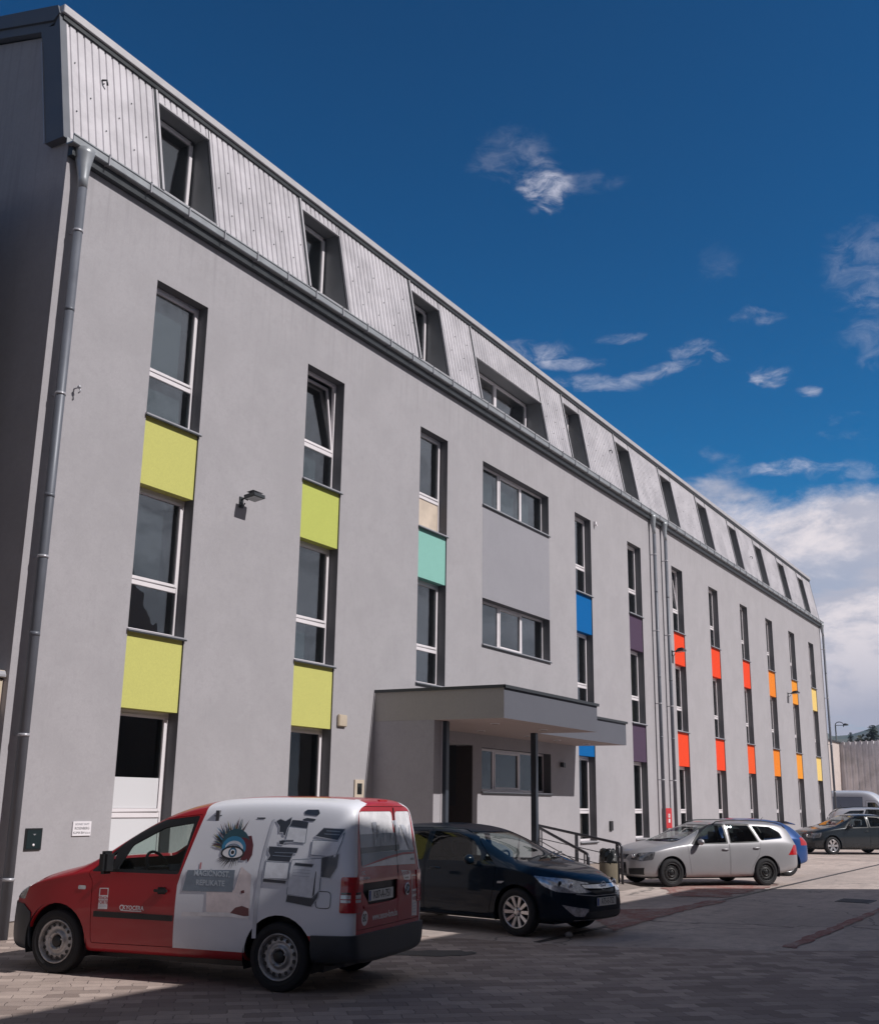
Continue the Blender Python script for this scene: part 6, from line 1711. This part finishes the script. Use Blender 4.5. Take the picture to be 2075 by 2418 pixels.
def conifer(u, vt, dist, hw, label, seed):
    rnd = random.Random(seed); t = at(u, vt, dist); H = t.z
    E = empty('conifer_tree', (t.x, t.y, 0), 0, label=label, category='tree', group='conifers behind the hall')
    MB().tube([(0, 0, 0), (0, 0, H * .5), (0, 0, H)], [.28, .18, .03], BARK, 7).build('trunk', E)
    q = MB(); L = int(H * 5.5)
    for i in range(L):
        z = H * (1 - i / L) ** 1.0; k = (1 - z / H)
        R_ = hw * (.13 + k ** .75) * rnd.uniform(.72, 1.12)
        if z < H * .12: break
        nb_ = 9 + int(8 * k)
        for b in range(nb_):
            a = rnd.uniform(0, 2 * pi); r1 = R_ * rnd.uniform(.6, 1.1); dr = rnd.uniform(.10, .30) * r1
            dx, dy = cos(a), sin(a); sx_, sy_ = -dy, dx
            for s_ in range(5):
                t0, t1 = s_ / 5, (s_ + 1.25) / 5; wd_ = r1 * .24 * (1 - t0) + .12; up = rnd.uniform(-.05, .08)
                c0 = Vector((dx * r1 * t0, dy * r1 * t0, z - dr * t0)); c1 = Vector((dx * r1 * t1, dy * r1 * t1, z - dr * t1 + up))
                q.poly([c0 + Vector((sx_, sy_, -.3)) * wd_, c1 + Vector((sx_, sy_, -.5)) * wd_ * .5, c1, c0], NEED).poly([c0 - Vector((sx_, sy_, .3)) * wd_, c0, c1, c1 - Vector((sx_, sy_, .5)) * wd_ * .5], NEED)
    q.build('crown', E)


conifer(2007.9, 1731, 150, 1.9, 'small dark conifer just right of the street lamp behind the hall roof', 1)
conifer(2059, 1713.5, 150, 3.6, 'large dark conifer above the corrugated wall at the right edge', 2)
conifer(2086, 1731, 156, 2.6, 'dark conifer cut off by the right edge of the view', 3)


def bare(u, v, dist, label, seed):
    rnd = random.Random(seed); t = at(u, v, dist); H = t.z
    E = empty('bare_tree', (t.x, t.y, 0), 0, label=label, category='tree')
    q = MB(); tr_ = MB().tube([(0, 0, 0), (.1, 0, H * .35)], [.2, .13], BARK, 7); tr_.build('trunk', E)

    def grow(p, d, L, r, n):
        e = p + d * L; q.tube([p, e], [r, r * .65], TWIG, 4, cap=False)
        if n == 0: return
        for k in range(3 if n > 1 else 4):
            nd = (d + Vector((rnd.uniform(-.75, .75), rnd.uniform(-.75, .75), rnd.uniform(-.1, .55)))).normalized()
            grow(p.lerp(e, rnd.uniform(.55, 1)), nd, L * rnd.uniform(.62, .8), r * .6, n - 1)
    for k in range(4): grow(Vector((.1, 0, H * .33)), Vector((rnd.uniform(-.6, .6), rnd.uniform(-.6, .6), 1)).normalized(), H * .21, .09, 4)
    q.build('crown', E)


bare(2043, 1700, 140, 'bare leafless tree between the two conifers behind the hall', 5)
# low scrub behind the hall roof
q = MB(); rnd = random.Random(12)
SCR = mat('scrub_leaves', (.05, .055, .04), .9, var=.4, vscale=1.5)
for i in range(2600):
    u = rnd.uniform(1990, 2100); hh = 1.0 + .9 * math.sin(u * .09) + .5 * math.sin(u * .23); t = at(u, 1746, 135 + rnd.uniform(-6, 6)); z = rnd.uniform(3.5, 8.6 + hh * .55) if rnd.random() < .5 else 8.0 + hh * rnd.uniform(0, .6)
    s_ = rnd.uniform(.08, .26); n_ = Vector((rnd.uniform(-1, 1), rnd.uniform(-1, 1), rnd.uniform(-1, 1))).normalized(); a_ = n_.orthogonal() * s_; b_2 = n_.cross(a_)
    c = Vector((t.x, t.y, z)); q.poly([c + a_, c + b_2, c - a_, c - b_2], SCR)
q.build('scrub', kind='stuff', label='dark scrub behind the hall roof', category='shrubs')

# distant ridge
hm_ = bpy.data.materials.new('hillside'); hm_.use_nodes = True; T = NT(hm_.node_tree); p = T.n['Principled BSDF']
gg = T.add('ShaderNodeNewGeometry').outputs['Position']
T.put(p.inputs['Base Color'], T.mix(T.ramp(T.noise(gg, .03, 6, .65), .35, .65), (.05, .075, .06), (.11, .11, .075))); p.inputs['Roughness'].default_value = .95
hl = MB(); rnd = random.Random(3); N = 60; rows = []
for j, (dist, kf) in enumerate(((520, 0), (620, .45), (730, .8), (820, 1.0), (950, .6))):
    row = []
    for i in range(N + 1):
        az = 60 + 45 * i / N
        tv = .0575 + (az - 78.6) * .0054
        if az < 78.6: tv = .0575 - (78.6 - az) * .002 + .012 * math.sin(az * .5)
        if az > 83: tv = .0812 + .015 * math.sin((az - 83) * .35)
        tv += .0012 * math.sin(az * 4.1) + .0007 * math.sin(az * 9.7)
        z = (tv * 820 + EYE) * kf + rnd.uniform(-1.5, 1.5) * (kf > 0)
        a = radians(az); row.append((sin(a) * dist, cos(a) * dist, z - 2))
    rows.append(row)
for j in range(len(rows) - 1):
    for i in range(N): hl.poly([rows[j][i], rows[j][i + 1], rows[j + 1][i + 1], rows[j + 1][i]], hm_, True)
hl.build('hills', kind='structure')

# ------------------------------------------------------------------ air
hz = MB().box(-1010, 1010, -1010, 1010, -1.03, 78, MATS['facade_plaster']).build('haze', kind='stuff')
hmat = bpy.data.materials.new('haze_air'); hmat.use_nodes = True; T = NT(hmat.node_tree); T.n.remove(T.n['Principled BSDF'])
vol = T.add('ShaderNodeVolumePrincipled'); vol.inputs['Color'].default_value = (.58, .76, 1.0, 1); vol.inputs['Density'].default_value = .00042; vol.inputs['Anisotropy'].default_value = .2
T.l.new(vol.outputs[0], T.n['Material Output'].inputs['Volume'])
hz.data.materials.clear(); hz.data.materials.append(hmat)
